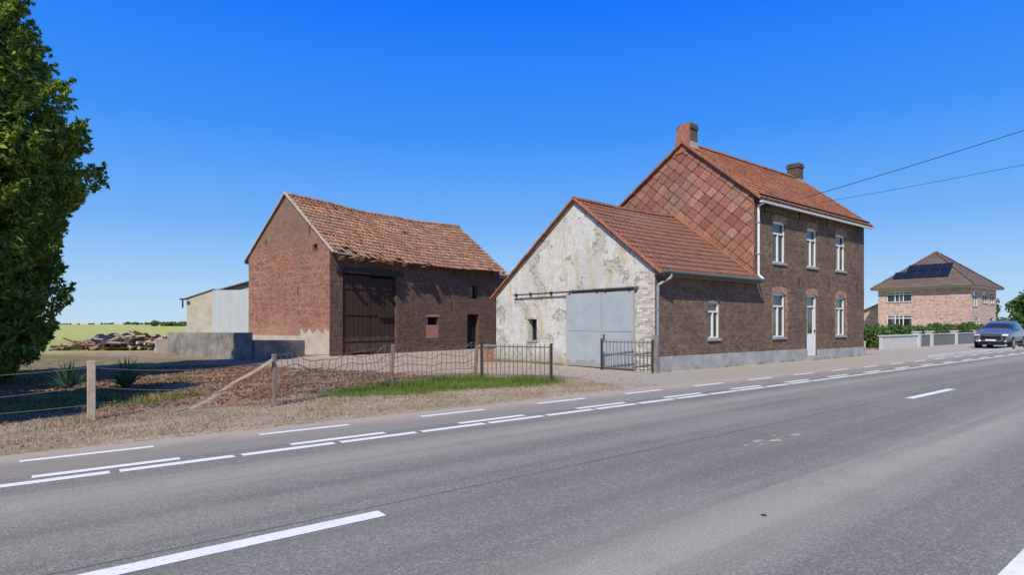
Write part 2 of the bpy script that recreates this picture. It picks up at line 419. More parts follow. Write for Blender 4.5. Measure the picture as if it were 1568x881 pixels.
wall('main_gable_wall',H,(AX+.02,Lm),(AX+.02,0),HR[1]+.1,[],'brick_front',clips=mclips)
wall('main_far_gable_wall',H,(HX,0),(HX,Lm),HR[1]+.1,[],'brick_front',clips=[((HR[0],HR[1]),(mbk,1)),((HR[0],HR[1]),(-mf,1))])
wall('main_back_wall',H,(HX,Lm),(AX,Lm),HB[1],[],'brick_front')
wall('annex_back_wall',H,(AX,Lg),(0,Lg),AB[1],[],'brick_front')
def diamonds(name,parent,x,ymax,zmin,zmax,clips,mat,hd=.30,vd=.25):
    V=[];F=[]
    nz=int((zmax-zmin)/vd)+2; ny=int(ymax/(2*hd))+2
    for j in range(nz):
        for i in range(ny):
            y=i*2*hd+(hd if j%2 else 0); z=zmin+j*vd; o_=len(V); t=R.uniform(0,.016); t2=R.uniform(-.008,.008)
            s=1.05
            V+=[(x-.045-t,y,z-vd*s),(x-.024+t2,y+hd*s,z),(x-.006,y,z+vd*s),(x-.024-t2,y-hd*s,z)]; F.append((o_,o_+3,o_+2,o_+1))
    ob=np_mesh(name,np.array(V),np.array(F),M[mat],parent)
    bm=bmesh.new(); bm.from_mesh(ob.data)
    for co,no in clips: bmesh.ops.bisect_plane(bm,geom=bm.verts[:]+bm.edges[:]+bm.faces[:],plane_co=co,plane_no=no,clear_outer=True)
    bm.to_mesh(ob.data); bm.free(); return ob
diamonds('gable_slates',H,AX,Lm,2.4,9.4,[((0,HR[0],HR[1]),(0,-mf,1)),((0,HR[0],HR[1]),(0,mbk,1)),((0,.0,0),(0,-1,0)),((0,0,3.1),(0,0,-1))],'slate_red')
ov=.28
mb=MB()
fz=lambda y:HR[1]+.02-abs(y-HR[0])*(mf if y<HR[0] else mbk)
az=lambda y:AR[1]+.02-abs(y-AR[0])*(sl_f if y<AR[0] else sl_b)
slab(mb,[(AX-.05,-ov,fz(-ov)),(HX+.06,-ov,fz(-ov)),(HX+.06,HR[0],fz(HR[0])),(AX-.05,HR[0],fz(HR[0]))],.07,'plank')
slab(mb,[(AX-.05,HR[0],fz(HR[0])),(HX+.06,HR[0],fz(HR[0])),(HX+.06,Lm+.2,fz(Lm+.2)),(AX-.05,Lm+.2,fz(Lm+.2))],.07,'plank')
slab(mb,[(-.06,-ov,az(-ov)),(AX-.07,-ov,az(-ov)),(AX-.07,AR[0],az(AR[0])),(-.06,AR[0],az(AR[0]))],.07,'plank')
slab(mb,[(-.06,AR[0],az(AR[0])),(AX-.07,AR[0],az(AR[0])),(AX-.07,Lg+.2,az(Lg+.2)),(-.06,Lg+.2,az(Lg+.2))],.07,'plank')
mb.obj('roof_decks',H)
def slope(name,x0,x1,ye,yr,zf,mat,**k):
    a=Vector((x0,ye,zf(ye)+.02));b=Vector((x0,yr,zf(yr)+.02)); s=b-a
    return tile_roof(name,H,a,(1,0,0),s,x1-x0,s.length,mat,**k)
slope('main_roof_front',AX-.1,HX+.1,-ov-.05,HR[0],fz,'tile_house',jit=.007)
slope('main_roof_back',AX-.1,HX+.1,Lm+.25,HR[0],fz,'tile_house',jit=.007)
asag=lambda u,v:-.07*math.sin(math.pi*u)*v
slope('annex_roof_front',-.08,AX-.06,-ov-.05,AR[0],az,'tile_annex',jit=.008,sag=asag)
slope('annex_roof_back',-.08,AX-.06,Lg+.25,AR[0],az,'tile_annex',jit=.008,sag=asag)
mb=MB()
ridge_caps(mb,(AX-.1,HR[0],HR[1]+.06),(HX+.12,HR[0],HR[1]+.06),.11,'tile_house')
ridge_caps(mb,(-.1,AR[0],AR[1]+.05),(AX-.06,AR[0],AR[1]+.05),.11,'tile_annex',sag=lambda t:-.07*math.sin(math.pi*t))
verge(mb,(-.09,-ov-.05,az(-ov-.05)+.05),(-.09,AR[0],AR[1]+.07),'verge',.12,.06)
verge(mb,(-.09,Lg+.25,az(Lg+.25)+.05),(-.09,AR[0],AR[1]+.07),'verge',.12,.06)
verge(mb,(AX-.10,-ov-.05,fz(-ov-.05)+.05),(AX-.10,HR[0],HR[1]+.08),'verge',.14,.08)
verge(mb,(AX-.10,Lm+.25,fz(Lm+.25)+.05),(AX-.10,HR[0],HR[1]+.08),'verge',.14,.08)
verge(mb,(HX+.11,-ov-.05,fz(-ov-.05)+.05),(HX+.11,HR[0],HR[1]+.08),'verge',.10,.08)
verge(mb,(AX-.12,-ov,az(-ov)+.11),(AX-.12,AR[0],AR[1]+.12),'verge',.13,.05)
mb.obj('ridge_and_verge_tiles',H)
mb=MB()
ze=fz(-ov-.05)
mb.b2((AX-.02,-.10,HE-.16),(HX+.02,-.001,HE-.03),'brick_dark')
mb.b2((AX-.08,-.26,HE-.03),(HX+.06,-.002,HE-.005),'zinc_dark')
mb.b2((AX-.10,-.40,ze-.115),(HX+.10,-.27,ze-.04),'white')
mb.b2((AX-.12,-.42,ze-.039),(HX+.12,-.27,ze-.015),'zinc_dark')
mb.tube((-.12,-.40,AE-.13),(AX+.05,-.40,AE-.13),.06,.06,'zinc_dark',10)
mb.b2((-.05,-.3,AE-.22),(AX,-.002,AE-.10),'zinc_dark')
mb.path([(AX+.12,-.34,ze-.1),(AX+.12,-.10,HE-.45),(AX+.12,-.10,AE+.1),(AX+.12,-.3,AE-.08)],.045,'white',10)
mb.path([(.28,-.40,AE-.16),(.28,-.40,AE-.30),(-.02,-.12,AE-.55),(-.02,-.12,.05)],.045,'zinc',10)
for z in(.8,2.0): mb.b2((-.07,-.17,z),(.03,-.06,z+.03),'zinc')
for z in(4.2,5.4): mb.b2((AX+.06,-.16,z),(AX+.18,-.002,z+.03),'zinc')
for x,z in((AX+.75,6.0),(AX+3.55,6.05),(AX+6.1,6.05),(AX+9.4,6.05),(AX+3.5,3.35),(AX+9.3,3.3),(AX+6.3,3.3)):
    mb.b2((x,-.03,z-.16),(x+.04,-.002,z+.16),'iron')
mb.path([(AX+.7,-.05,6.05),(AX+.5,-.25,6.15),(AX+.5,-.3,5.95)],.02,'iron')
mb.path([(AX+.16,-.02,5.9),(AX+2,-.02,5.92),(AX+6,-.02,5.93)],.012,'iron')
mb.obj('gutters_and_pipes',H)
def chimney(name,x,y,zb,zt,w=.5,dd=.62,sidemat='brick_dark'):
    mb=MB(); mb.b2((x,y-dd/2,zb),(x+w,y+dd/2,zt-.12),sidemat)
    mb.b2((x-.04,y-dd/2-.04,zt-.22),(x+w+.04,y+dd/2+.04,zt-.1),sidemat)
    mb.b2((x-.01,y-dd/2-.01,zt-.1),(x+w+.01,y+dd/2+.01,zt),sidemat)
    mb.b2((x-.03,y-dd/2-.03,zb+.1),(x+w+.03,y+dd/2+.03,zb+.36),'plinth')
    mb.obj(name,H)
chimney('chimney_near',AX+.02,HR[0],8.85,9.98,.5,.62)
mb=MB()
mb.add([(AX-.06,HR[0]-.30,8.85),(AX-.06,HR[0]+.42,8.75),(AX-.06,HR[0]+.36,9.65),(AX-.06,HR[0]+.15,9.98),(AX-.06,HR[0]-.30,10.0)],[(4,3,2,1,0)],'slate_red')
mb.add([(AX-.061,HR[0]-.30,8.85),(AX-.061,HR[0]+.42,8.75),(AX-.061,HR[0]+.36,9.65),(AX-.061,HR[0]+.15,9.98),(AX-.061,HR[0]-.30,10.0),
 (AX+.05,HR[0]-.30,8.85),(AX+.05,HR[0]+.42,8.75),(AX+.05,HR[0]+.36,9.65),(AX+.05,HR[0]+.15,9.98),(AX+.05,HR[0]-.30,10.0)],[(3,4,9,8),(2,3,8,7),(4,0,5,9),(1,2,7,6)],'verge')
mb.obj('chimney_shoulder',H)
chimney('chimney_far',HX-.62,HR[0]+.05,8.75,9.95,.55,.6)

# ------------------------------------------------------------------ BARN
B=empty('brick_barn',(10.60,27.22,0),math.atan2(.238,.9713))
BL=12.83; BW=7.43; BE=5.2; BR=8.2; by=BW/2
bs=(BR-BE)/by
mb=MB()
bdoor=(.74,4.12,.02,4.05); bh=[(6.41,7.24,1.5,1.95),(9.86,10.64,3.1,3.9),(9.72,10.8,.02,2.15)]
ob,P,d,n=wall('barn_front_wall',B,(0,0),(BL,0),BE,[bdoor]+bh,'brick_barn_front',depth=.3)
for h in bh: 
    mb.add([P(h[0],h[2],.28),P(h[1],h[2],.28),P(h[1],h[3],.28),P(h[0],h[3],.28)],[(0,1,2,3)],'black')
mb.b2((bh[0][0]-.1,-.012,bh[0][3]),(bh[0][1]+.1,-.001,bh[0][3]+.13),'brick_orange')
mb.b2((6.3,-.015,.75),(7.25,-.001,1.49),'brick_barn')
mb.b2((bh[1][0],.14,3.12),(bh[1][1]-.3,.18,3.88),'plank')
mid=2.45
mb.b2((.76,.10,.10),(mid-.02,.15,3.98),'barndoor'); mb.b2((mid+.02,.13,.06),(4.10,.18,3.9),'barndoor')
for z in(.7,2.0,3.3):
    mb.b2((.8,.06,z),(mid-.06,.098,z+.14),'barndoor'); mb.b2((mid+.06,.09,z),(4.06,.128,z+.14),'barndoor')
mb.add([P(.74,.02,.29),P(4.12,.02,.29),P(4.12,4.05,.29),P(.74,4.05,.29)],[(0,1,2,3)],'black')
mb.b2((.35,-.08,4.05),(4.6,.12,4.28),'iron')
mb.b2((3.0,.0,1.9),(3.9,.08,2.02),'barndoor')
mb.obj('barn_doors_and_openings',B)
vent=(BW-1.35,BW-1.0,5.1,5.45)
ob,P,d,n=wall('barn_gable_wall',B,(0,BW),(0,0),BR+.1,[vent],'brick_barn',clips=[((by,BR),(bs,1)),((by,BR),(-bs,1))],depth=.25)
wall('barn_far_gable',B,(BL,0),(BL,BW),BR+.1,[],'brick_barn',clips=[((by,BR),(bs,1)),((by,BR),(-bs,1))])
wall('barn_back_wall',B,(BL,BW),(0,BW),BE,[],'brick_barn')
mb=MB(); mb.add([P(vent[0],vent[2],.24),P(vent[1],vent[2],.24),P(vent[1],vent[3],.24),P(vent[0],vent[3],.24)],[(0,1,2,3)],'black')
mb.b2((-.02,2.41,0),(-.001,BW,.95),'render')
for i in range(24):
    y0=i*.1; mb.b2((-.03,y0,0),(-.0012,y0+.1,1.2+.10*math.sin(i*.9)+R.uniform(-.05,.05)),'render')
for y,z in ((1.6,6.2),(5.6,5.9),(2.6,3.2)): mb.b2((-.03,y,z-.2),(-.002,y+.04,z+.2),'iron')
for x in(1.9,8.6,12.0): mb.b2((x,-.03,4.45),(x+.04,-.002,4.85),'iron')
mb.b2((8.3,-.03,2.3),(8.34,-.002,2.9),'iron')
mb.obj('barn_trim',B)
bz=lambda y:BR+.02-abs(y-by)*bs
bsag=lambda u,v:(-.24*math.sin(math.pi*min(max(u*.98,0),1))+.05*math.sin(9*u)*(1-v)+.03*math.sin(17*u+v*5))*(.35+.65*v)
for nm,ye in(('barn_deck_front',-.35),('barn_deck_back',BW+.35)):
    V=[];F=[];N=24;K=6
    for i in range(N+1):
        for j in range(K+1):
            u=i/N;v=j/K;y=ye+(by-ye)*v; V.append((-.05+(BL+.1)*u,y,bz(y)-.05+bsag(u,v)))
    for i in range(N):
        for j in range(K): a=i*(K+1)+j; F.append((a,a+K+1,a+K+2,a+1))
    np_mesh(nm,np.array(V),np.array(F),M['plank'],B)
def miss(i,j,nc,nr):
    u=i/nc
    if j==0: return (.03<u<.10) or (.13<u<.2 and R.random()<.6) or (.26<u<.33 and R.random()<.5) or R.random()<.06
    if j==1: return (.05<u<.08) or R.random()<.015
    return R.random()<.006
a=Vector((-.08,-.5,bz(-.5)+.02)); s=Vector((-.08,by,bz(by)+.02))-a
tile_roof('barn_roof_front',B,a,(1,0,0),s,BL+.2,s.length,'tile_barn',tw=.24,tl=.34,jit=.015,sag=bsag,missing=miss,amp=.03,step=.06)
a=Vector((-.08,BW+.4,bz(BW+.4)+.02)); s=Vector((-.08,by,bz(by)+.02))-a
tile_roof('barn_roof_back',B,a,(1,0,0),s,BL+.2,s.length,'tile_barn',tw=.24,tl=.34,jit=.015,sag=bsag,amp=.03,step=.06)
mb=MB()
ridge_caps(mb,(-.1,by,BR+.04),(BL+.15,by,BR+.04),.13,'tile_barn',sag=lambda t:bsag(t,1))
verge(mb,(-.07,-.4,bz(-.4)+.04),(-.07,by,BR+.08),'render',.08,.10)
verge(mb,(-.07,BW+.35,bz(BW+.35)+.04),(-.07,by,BR+.08),'render',.08,.05)
for x in np.arange(.2,BL,.9): mb.beam((x,-.42,bz(-.42)-.09),(x,.2,bz(.2)-.09),.07,.09,'plank')
mb.obj('barn_ridge_and_verge',B)
mb=MB()
for i in range(16):
    x=R.choice([R.uniform(.2,3.6),R.uniform(2,6)]); y=-.5+R.uniform(-.08,.05)
    rot=Matrix.Rotation(R.uniform(-.9,.0),3,'X')@Matrix.Rotation(R.uniform(-.5,.5),3,'Z')
    mb.box((x,y,bz(-.5)+R.uniform(-.16,.02)),(.23,.3,.03),'tile_barn',rot)
mb.obj('slipped_tiles',B)
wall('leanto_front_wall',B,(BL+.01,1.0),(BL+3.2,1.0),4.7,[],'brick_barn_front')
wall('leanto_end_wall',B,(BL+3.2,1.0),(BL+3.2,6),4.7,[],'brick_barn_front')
mb=MB(); slab(mb,[(BL,.7,4.75),(BL+3.4,.7,4.75),(BL+3.4,6.2,5.9),(BL,6.2,5.9)],.08,'plank'); mb.obj('leanto_deck',B)
tile_roof('leanto_roof',B,(BL,.6,4.76),(1,0,0),(0,5.6,1.17),3.5,5.7,'tile_barn',jit=.01)

# ------------------------------------------------------------------ SHED behind
S=empty('lean_to_shed',(7.3,43.4,0),math.radians(-38.5))
mb=MB(); 
def poly(mb,pts,m): mb.add(pts,[tuple(range(len(pts)))],m)
poly(mb,[(0,0,0),(1.7,0,0),(1.7,0,3.75),(0,0,3.2)],'render')
poly(mb,[(0,3,0),(0,0,0),(0,0,3.2),(0,3,3.0)],'render')
poly(mb,[(2.0,1.6,0),(6,1.6,0),(6,1.6,5.1),(2.0,1.6,4.0)],'render')
slab(mb,[(-.1,-.08,3.25),(1.75,-.08,3.86),(1.75,3,3.75),(-.1,3,3.1)],.05,'conc_wall')
slab(mb,[(1.2,1.3,3.85),(6,1.3,5.2),(6,4,5.0),(1.2,4,3.65)],.06,'plank')
mb.tube((-.15,-.2,3.15),(-.15,-.2,2.6),.05,.05,'iron',8); mb.b2((-.3,-.3,3.12),(.15,-.15,3.22),'iron')
N=60
for i in range(N):
    x0=1.7+i*.06; dy=.03 if i%2 else 0; dy2=.03-dy
    zt=3.78
    poly(mb,[(x0,-.02-dy,0),(x0+.06,-.02-dy2,0),(x0+.06,-.02-dy2,zt),(x0,-.02-dy,zt)],'corr')
mb.obj('shed_walls_and_roof',S)

# ------------------------------------------------------------------ yard concrete wall
W_=empty('concrete_wall')
mb=MB()
def planwall(mb,a,b,h0,h1,t,m,cap=None):
    a=Vector((*a,0));b=Vector((*b,0));d=(b-a).normalized();n=Vector((d.y,-d.x,0))*t/2
    vs=[a+n,b+n,b-n,a-n]; vs+=[a+n+Vector((0,0,h0)),b+n+Vector((0,0,h1)),b-n+Vector((0,0,h1)),a-n+Vector((0,0,h0))]
    mb.add(vs,[(3,2,1,0),(4,5,6,7),(0,1,5,4),(1,2,6,5),(2,3,7,6),(3,0,4,7)],m)
planwall(mb,(4.83,33.2),(6.97,26.9),1.13,1.18,.2,'conc_wall')
planwall(mb,(7.08,26.88),(9.63,28.0),.86,.78,.18,'conc_wall')
mb.obj('wall_panels',W_)
mb=MB(); planwall(mb,(4.6,36),(10.5,36.5),.75,.75,.2,'render'); 
o_=mb.obj('low_wall')
mb=MB(); mb.b2((13.9,19.2,0),(14.35,19.6,.62),'brick_orange'); mb.b2((13.86,19.16,.62),(14.39,19.64,.70),'stone'); mb.obj('brick_pier')

# ------------------------------------------------------------------ GROUND
def axis(lo,hi,st,far):
    a=list(np.arange(lo,hi+1e-6,st)); s=st; x=hi
    while x<far: s*=1.35; x+=s; a.append(x)
    s=st; x=lo
    while x>-far: s*=1.35; x-=s; a.insert(0,x)
    return np.array(a)
xs=axis(-14,46,.22,4000); ys=axis(8.6,46,.22,4000)
X,Y=np.meshgrid(xs,ys,indexing='ij')
def sstep(a,b,x): t=np.clip((x-a)/(b-a),0,1); return t*t*(3-2*t)
def rectm(u0,u1,v0,v1,s=.8): return sstep(u0-s,u0+s,X)*(1-sstep(u1-s,u1+s,X))*sstep(v0-s,v0+s,Y)*(1-sstep(v1-s,v1+s,Y))
def polym(pts,s=.6):
    ins=np.zeros(X.shape,bool); dm=np.full(X.shape,1e9)
    k=len(pts)
    for i in range(k):
        (x1,y1),(x2,y2)=pts[i],pts[(i+1)%k]
        c=((y1>Y)!=(y2>Y))&(X<(x2-x1)*(Y-y1)/((y2-y1) if y2!=y1 else 1e-9)+x1); ins^=c
        L2=(x2-x1)**2+(y2-y1)**2; t=np.clip(((X-x1)*(x2-x1)+(Y-y1)*(y2-y1))/L2,0,1)
        dm=np.minimum(dm,np.hypot(X-x1-t*(x2-x1),Y-y1-t*(y2-y1)))
    sd=np.where(ins,dm,-dm); return sstep(-s,s,sd)
GR=polym([(4.4,12.3),(5.6,11.45),(8,11.2),(10.4,11.1),(10.2,12.6),(9.2,13.7),(6.6,13.4),(4.9,12.9)],.5)*.8
GR=np.maximum(GR,polym([(-6,14),(-2,12.4),(1.5,12.8),(2.6,13.6),(1.5,15.2),(-4,17)],.8)*.62)
GR=np.maximum(GR,polym([(-6,24),(4,23),(6,27),(4,33),(-2,40),(-10,40)],1.2)*.5)
GR=np.maximum(GR,rectm(33,110,15,40,1)*.9)
GV=polym([(10.7,8.9),(12.2,12.5),(11,14.5),(9,16.5),(6,21),(8,26.5),(12,28.5),(26,31),(26,21),(15.1,20),(15.1,11.73),(33,11.73),(33,14),(80,14),(300,14),(300,8.9)],.5)
FI=sstep(36,41,Y+ .25*(X-3)); FI=np.maximum(FI,1-sstep(-16,-12,X)); FI=np.maximum(FI,sstep(112,120,X)); FI=np.where(Y<8,0,FI)
FI=np.where((Y<-6),1,FI)
VE=(1-sstep(11.0,12.2,Y))*(1-GV)
Z=np.zeros(X.shape)
rel=(np.sin(X*1.7+Y*.9)*np.sin(Y*1.3-X*.4)+.6*np.sin(X*4.1+1)*np.sin(Y*3.7))*.022
Z+=rel*sstep(9.6,10.6,Y)*(1-sstep(60,80,np.hypot(X,Y)))*(1-.8*GV)
Z+=.012
Z=np.where(Y<9.15,-.03,Z)
nx,ny=X.shape
V=np.stack([X,Y,Z],-1).reshape(-1,3); idx=np.arange(nx*ny).reshape(nx,ny)
F=np.stack([idx[:-1,:-1],idx[1:,:-1],idx[1:,1:],idx[:-1,1:]],-1).reshape(-1,4)
def m_ground():
    t=NT('ground_mat'); p=t.pos(); px,py,_=t.sep(p)
    a=t.n('Attribute',attribute_name='zone').outputs[0]; gr,gv,fi=t.n('SeparateColor',{'Color':a}).outputs[:3]
    ve=t.n('Attribute',attribute_name='verge').outputs[2]
    n2=t.noise(p,2.3,8,.7); n3=t.noise(p,14,8,.75); n4=t.noise(p,60,4,.7); n1=t.noise(p,.5,5,.6)
    dirt=t.ramp(n3,[(.3,(.16,.09,.055)),(.5,(.36,.22,.145)),(.7,(.54,.39,.28))])
    dirt=t.mix(t.ramp(n2,[(.4,0),(.62,.7)]),dirt,t.mix(n4,(.34,.23,.155),(.60,.46,.34)))
    dirt=t.mix(t.ramp(n1,[(.42,0),(.6,.5)]),dirt,(.20,.125,.08))
    vg=t.mix(t.ramp(n3,[(.34,0),(.60,1)]),(.26,.18,.11),(.62,.50,.36))
    vg=t.mix(t.ramp(n2,[(.5,0),(.62,.5)]),vg,(.27,.20,.115))
    vg=t.mix(t.ramp(n1,[(.5,0),(.65,.4)]),vg,(.24,.22,.09))
    col=t.mix(ve,dirt,vg)
    gravel=t.mix(t.ramp(n4,[(.3,0),(.7,1)]),(.29,.25,.20),(.57,.51,.43))
    gravel=t.mix(t.ramp(n2,[(.4,0),(.7,.6)]),gravel,(.46,.37,.27))
    yardg=t.mix(t.ramp(n3,[(.3,0),(.65,1)]),(.34,.24,.165),(.60,.47,.35))
    yardg=t.mix(t.ramp(n1,[(.45,0),(.6,.4)]),yardg,(.30,.20,.13))
    gravel=t.mix(t.ramp(t.math('MULTIPLY',py,.01),[(.14,0),(.17,1)]),gravel,yardg)
    nz=t.math('ADD',t.math('MULTIPLY',t.math('SUBTRACT',n2,.5),1.5),t.math('MULTIPLY',t.math('SUBTRACT',n3,.5),1.0))
    thr=lambda m:t.ramp(t.math('ADD',m,nz),[(.42,0),(.58,1)])
    col=t.mix(thr(gv),col,gravel)
    grass=t.mix(n3,(.07,.09,.02),(.20,.24,.055))
    col=t.mix(thr(gr),col,grass)
    fld=t.mix(t.ramp(t.noise(t.map(p,scale=(.25,1,1),rot=(0,0,.5)),.06,6,.6),[(.4,0),(.6,1)]),(.52,.46,.16),(.36,.40,.11))
    fld=t.mix(t.ramp(n2,[(.3,.4),(.6,0)]),fld,(.20,.23,.06))
    col=t.mix(fi,col,fld)
    return t.done(col,.95,t.math('ADD',n3,t.math('MULTIPLY',n4,.5)),1.0,.05,spec=.1)
g=np_mesh('ground',V,F,m_ground())
ca=g.data.color_attributes.new('zone','FLOAT_COLOR','POINT'); 
ca.data.foreach_set('color',np.stack([GR,GV,FI,np.ones_like(X)],-1).astype(np.float32).ravel())
va=g.data.attributes.new('verge','FLOAT','POINT'); va.data.foreach_set('value',VE.astype(np.float32).ravel())
g.data.polygons.foreach_set('use_smooth',[True]*len(g.data.polygons))

# ------------------------------------------------------------------ ROAD
def m_asphalt():
    t=NT('asphalt'); p=t.pos(); x,y,_=t.sep(p)
    st=t.map(p,scale=(.06,1,1)); nb=t.noise(st,.9,5,.6); n2=t.noise(p,1.5,7,.7); n4=t.noise(p,55,4,.85); n6=t.noise(p,13,6,.8); n0=t.noise(p,.25,4,.5)
    vo=t.n('TexVoronoi',{'Vector':p,'Scale':60.0},feature='F1').outputs[0]
    vc=t.n('TexVoronoi',{'Vector':p,'Scale':60.0},feature='F1').outputs[1]
    base=t.mix(t.ramp(n4,[(.38,0),(.62,1)]),(.112,.106,.088),(.275,.262,.225))
    base=t.mix(t.math('MULTIPLY',t.ramp(t.sep(vc)[0],[(.55,0),(.9,1)]),.5),base,(.42,.39,.33))
    base=t.mix(t.ramp(n6,[(.4,.4),(.6,0)]),base,(.135,.127,.108))
    def band(c,w):
        d=t.math('ABSOLUTE',t.math('SUBTRACT',y,t.math('ADD',c-.2,t.math('MULTIPLY',nb,.4))))
        return t.ramp(d,[(0,1),(w,0)],'EASE')
    bb=t.math('ADD',t.math('ADD',band(2.45,.8),t.math('MULTIPLY',band(6.5,.85),.85)),t.math('MULTIPLY',band(5.2,.4),.25),clamp=True)
    base=t.mix(t.math('MULTIPLY',bb,.8),base,t.mix(t.ramp(n4,[(.35,0),(.65,1)]),(.26,.228,.18),(.46,.415,.335)))
    lst=t.noise(t.map(p,scale=(.04,2.2,1)),1.0,6,.65)
    base=t.mix(t.ramp(lst,[(.48,0),(.62,.35)]),base,(.12,.112,.095))
    base=t.mix(t.ramp(n2,[(.5,0),(.75,.3)]),base,(.14,.13,.11))
    base=t.mix(t.ramp(n0,[(.45,0),(.65,.25)]),base,(.30,.275,.23))
    # faint construction joint and transverse cracks
    dj=t.math('ABSOLUTE',t.math('SUBTRACT',y,t.math('ADD',4.62,t.math('MULTIPLY',t.math('SUBTRACT',n6,.5),.05))))
    base=t.mix(t.math('MULTIPLY',t.math('LESS_THAN',dj,.012),.6),base,(.05,.048,.042))
    e=t.math('ADD',y,t.math('MULTIPLY',t.math('SUBTRACT',n2,.5),1.0))
    dm=t.ramp(t.math('SUBTRACT',e,8.35),[(.0,0),(.55,1)])
    base=t.mix(t.math('MULTIPLY',dm,t.ramp(n4,[(.3,.4),(.6,1)])),base,(.50,.40,.29))
    cyc=t.math('MULTIPLY',t.math('GREATER_THAN',y,7.75),.45)
    base=t.mix(cyc,base,(.32,.275,.225))
    return t.done(base,.9,t.math('ADD',n4,vo),.5,.008,spec=.2)
mb=MB(); M['asphalt']=m_asphalt()
xsr=[-400,-60,-20,0,20,60,200,4000]
for a,b in zip(xsr[:-1],xsr[1:]):
    mb.add([(a,-1.2,0),(b,-1.2,0),(b,9.12,0),(a,9.12,0)],[(0,1,2,3)],'asphalt')
mb.obj('road')
def m_mark():
    t=NT('road_marking_paint'); p=t.pos(); n=t.noise(p,22,6,.8); n2=t.noise(p,3,4)
    col=t.mix(t.ramp(n,[(.54,0),(.66,.7)]),t.mix(n2,(.64,.62,.58),(.84,.82,.77)),(.36,.34,.29))
    return t.done(col,.7,n,.2,.003)
M['mark']=m_mark()
mb=MB()
def dash(u0,u1,v0,v1):
    mb.add([(u0,v0,.004),(u1,v0,.004),(u1,v1,.004),(u0,v1,.004)],[(0,1,2,3)],'mark')
for k in range(-2,16): dash(-.65+14.7*k,2.16+14.7*k,4.34,4.50)
for k in range(-25,160): dash(k*1.205+.62,k*1.205+.62+1.12,7.34,7.48)
for k in range(-12,80):
    dash(k*2.57-.1,k*2.57+1.22,7.60,7.73); dash(k*2.57-.22,k*2.57+1.08,8.56,8.68)
dash(-60,300,.72,.97)
mb.obj('road_markings')
mb=MB()
for (cx,cy,r) in((7.35,4.05,.07),(7.6,3.92,.08),(8.2,3.95,.06),(7.9,4.1,.04),(7.0,4.0,.035),(7.75,3.97,.03),(7.2,3.9,.03)):
    pts=[(cx+math.cos(t)*r*R.uniform(.5,1.6)*1.5,cy+math.sin(t)*r*R.uniform(.4,1.1),.0045) for t in np.linspace(0,2*math.pi,22)[:-1]]
    mb.add(pts,[tuple(range(21))],'plank2')
mb.obj('mortar_spots')
mb=MB(); mb.tube((4.55,2.45,.001),(4.55,2.45,.006),.022,.022,'iron',12); mb.obj('road_stud')

# ------------------------------------------------------------------ VEGETATION
def leaves(C,Rr,n,size,flat=.6,asp=1.8,droop=0,rng=NR):
    k=len(C); D=rng.normal(size=(k,n,3)); D/=np.linalg.norm(D,axis=2,keepdims=True)
    rad=rng.uniform(.45,1,size=(k,n,1))**.6
    off=D*rad*Rr[:,None,:]; Pp=(C[:,None,:]+off).reshape(-1,3)
    nr=(D.reshape(-1,3)+rng.normal(size=(k*n,3))*flat); nr[:,2]+=.3; nr/=np.linalg.norm(nr,axis=1,keepdims=True)
    t=rng.normal(size=(k*n,3)); t[:,2]-=droop; t-=nr*(t*nr).sum(1,keepdims=True); t/=np.linalg.norm(t,axis=1,keepdims=True)
    b=np.cross(nr,t); s=size*rng.uniform(.6,1.4,size=(k*n,1))
    v=np.stack([Pp-t*s*asp*.5,Pp+b*s*.5,Pp+t*s*asp*.5,Pp-b*s*.5],1).reshape(-1,3)
    return v,np.arange(len(v)).reshape(-1,4)
hk=[0,.3,2.3,4,5.5,6.8,8.2,9.8,12,13.6]; rk=[1.2,1.4,1.95,2.2,2.65,2.4,1.9,1.35,.7,.1]
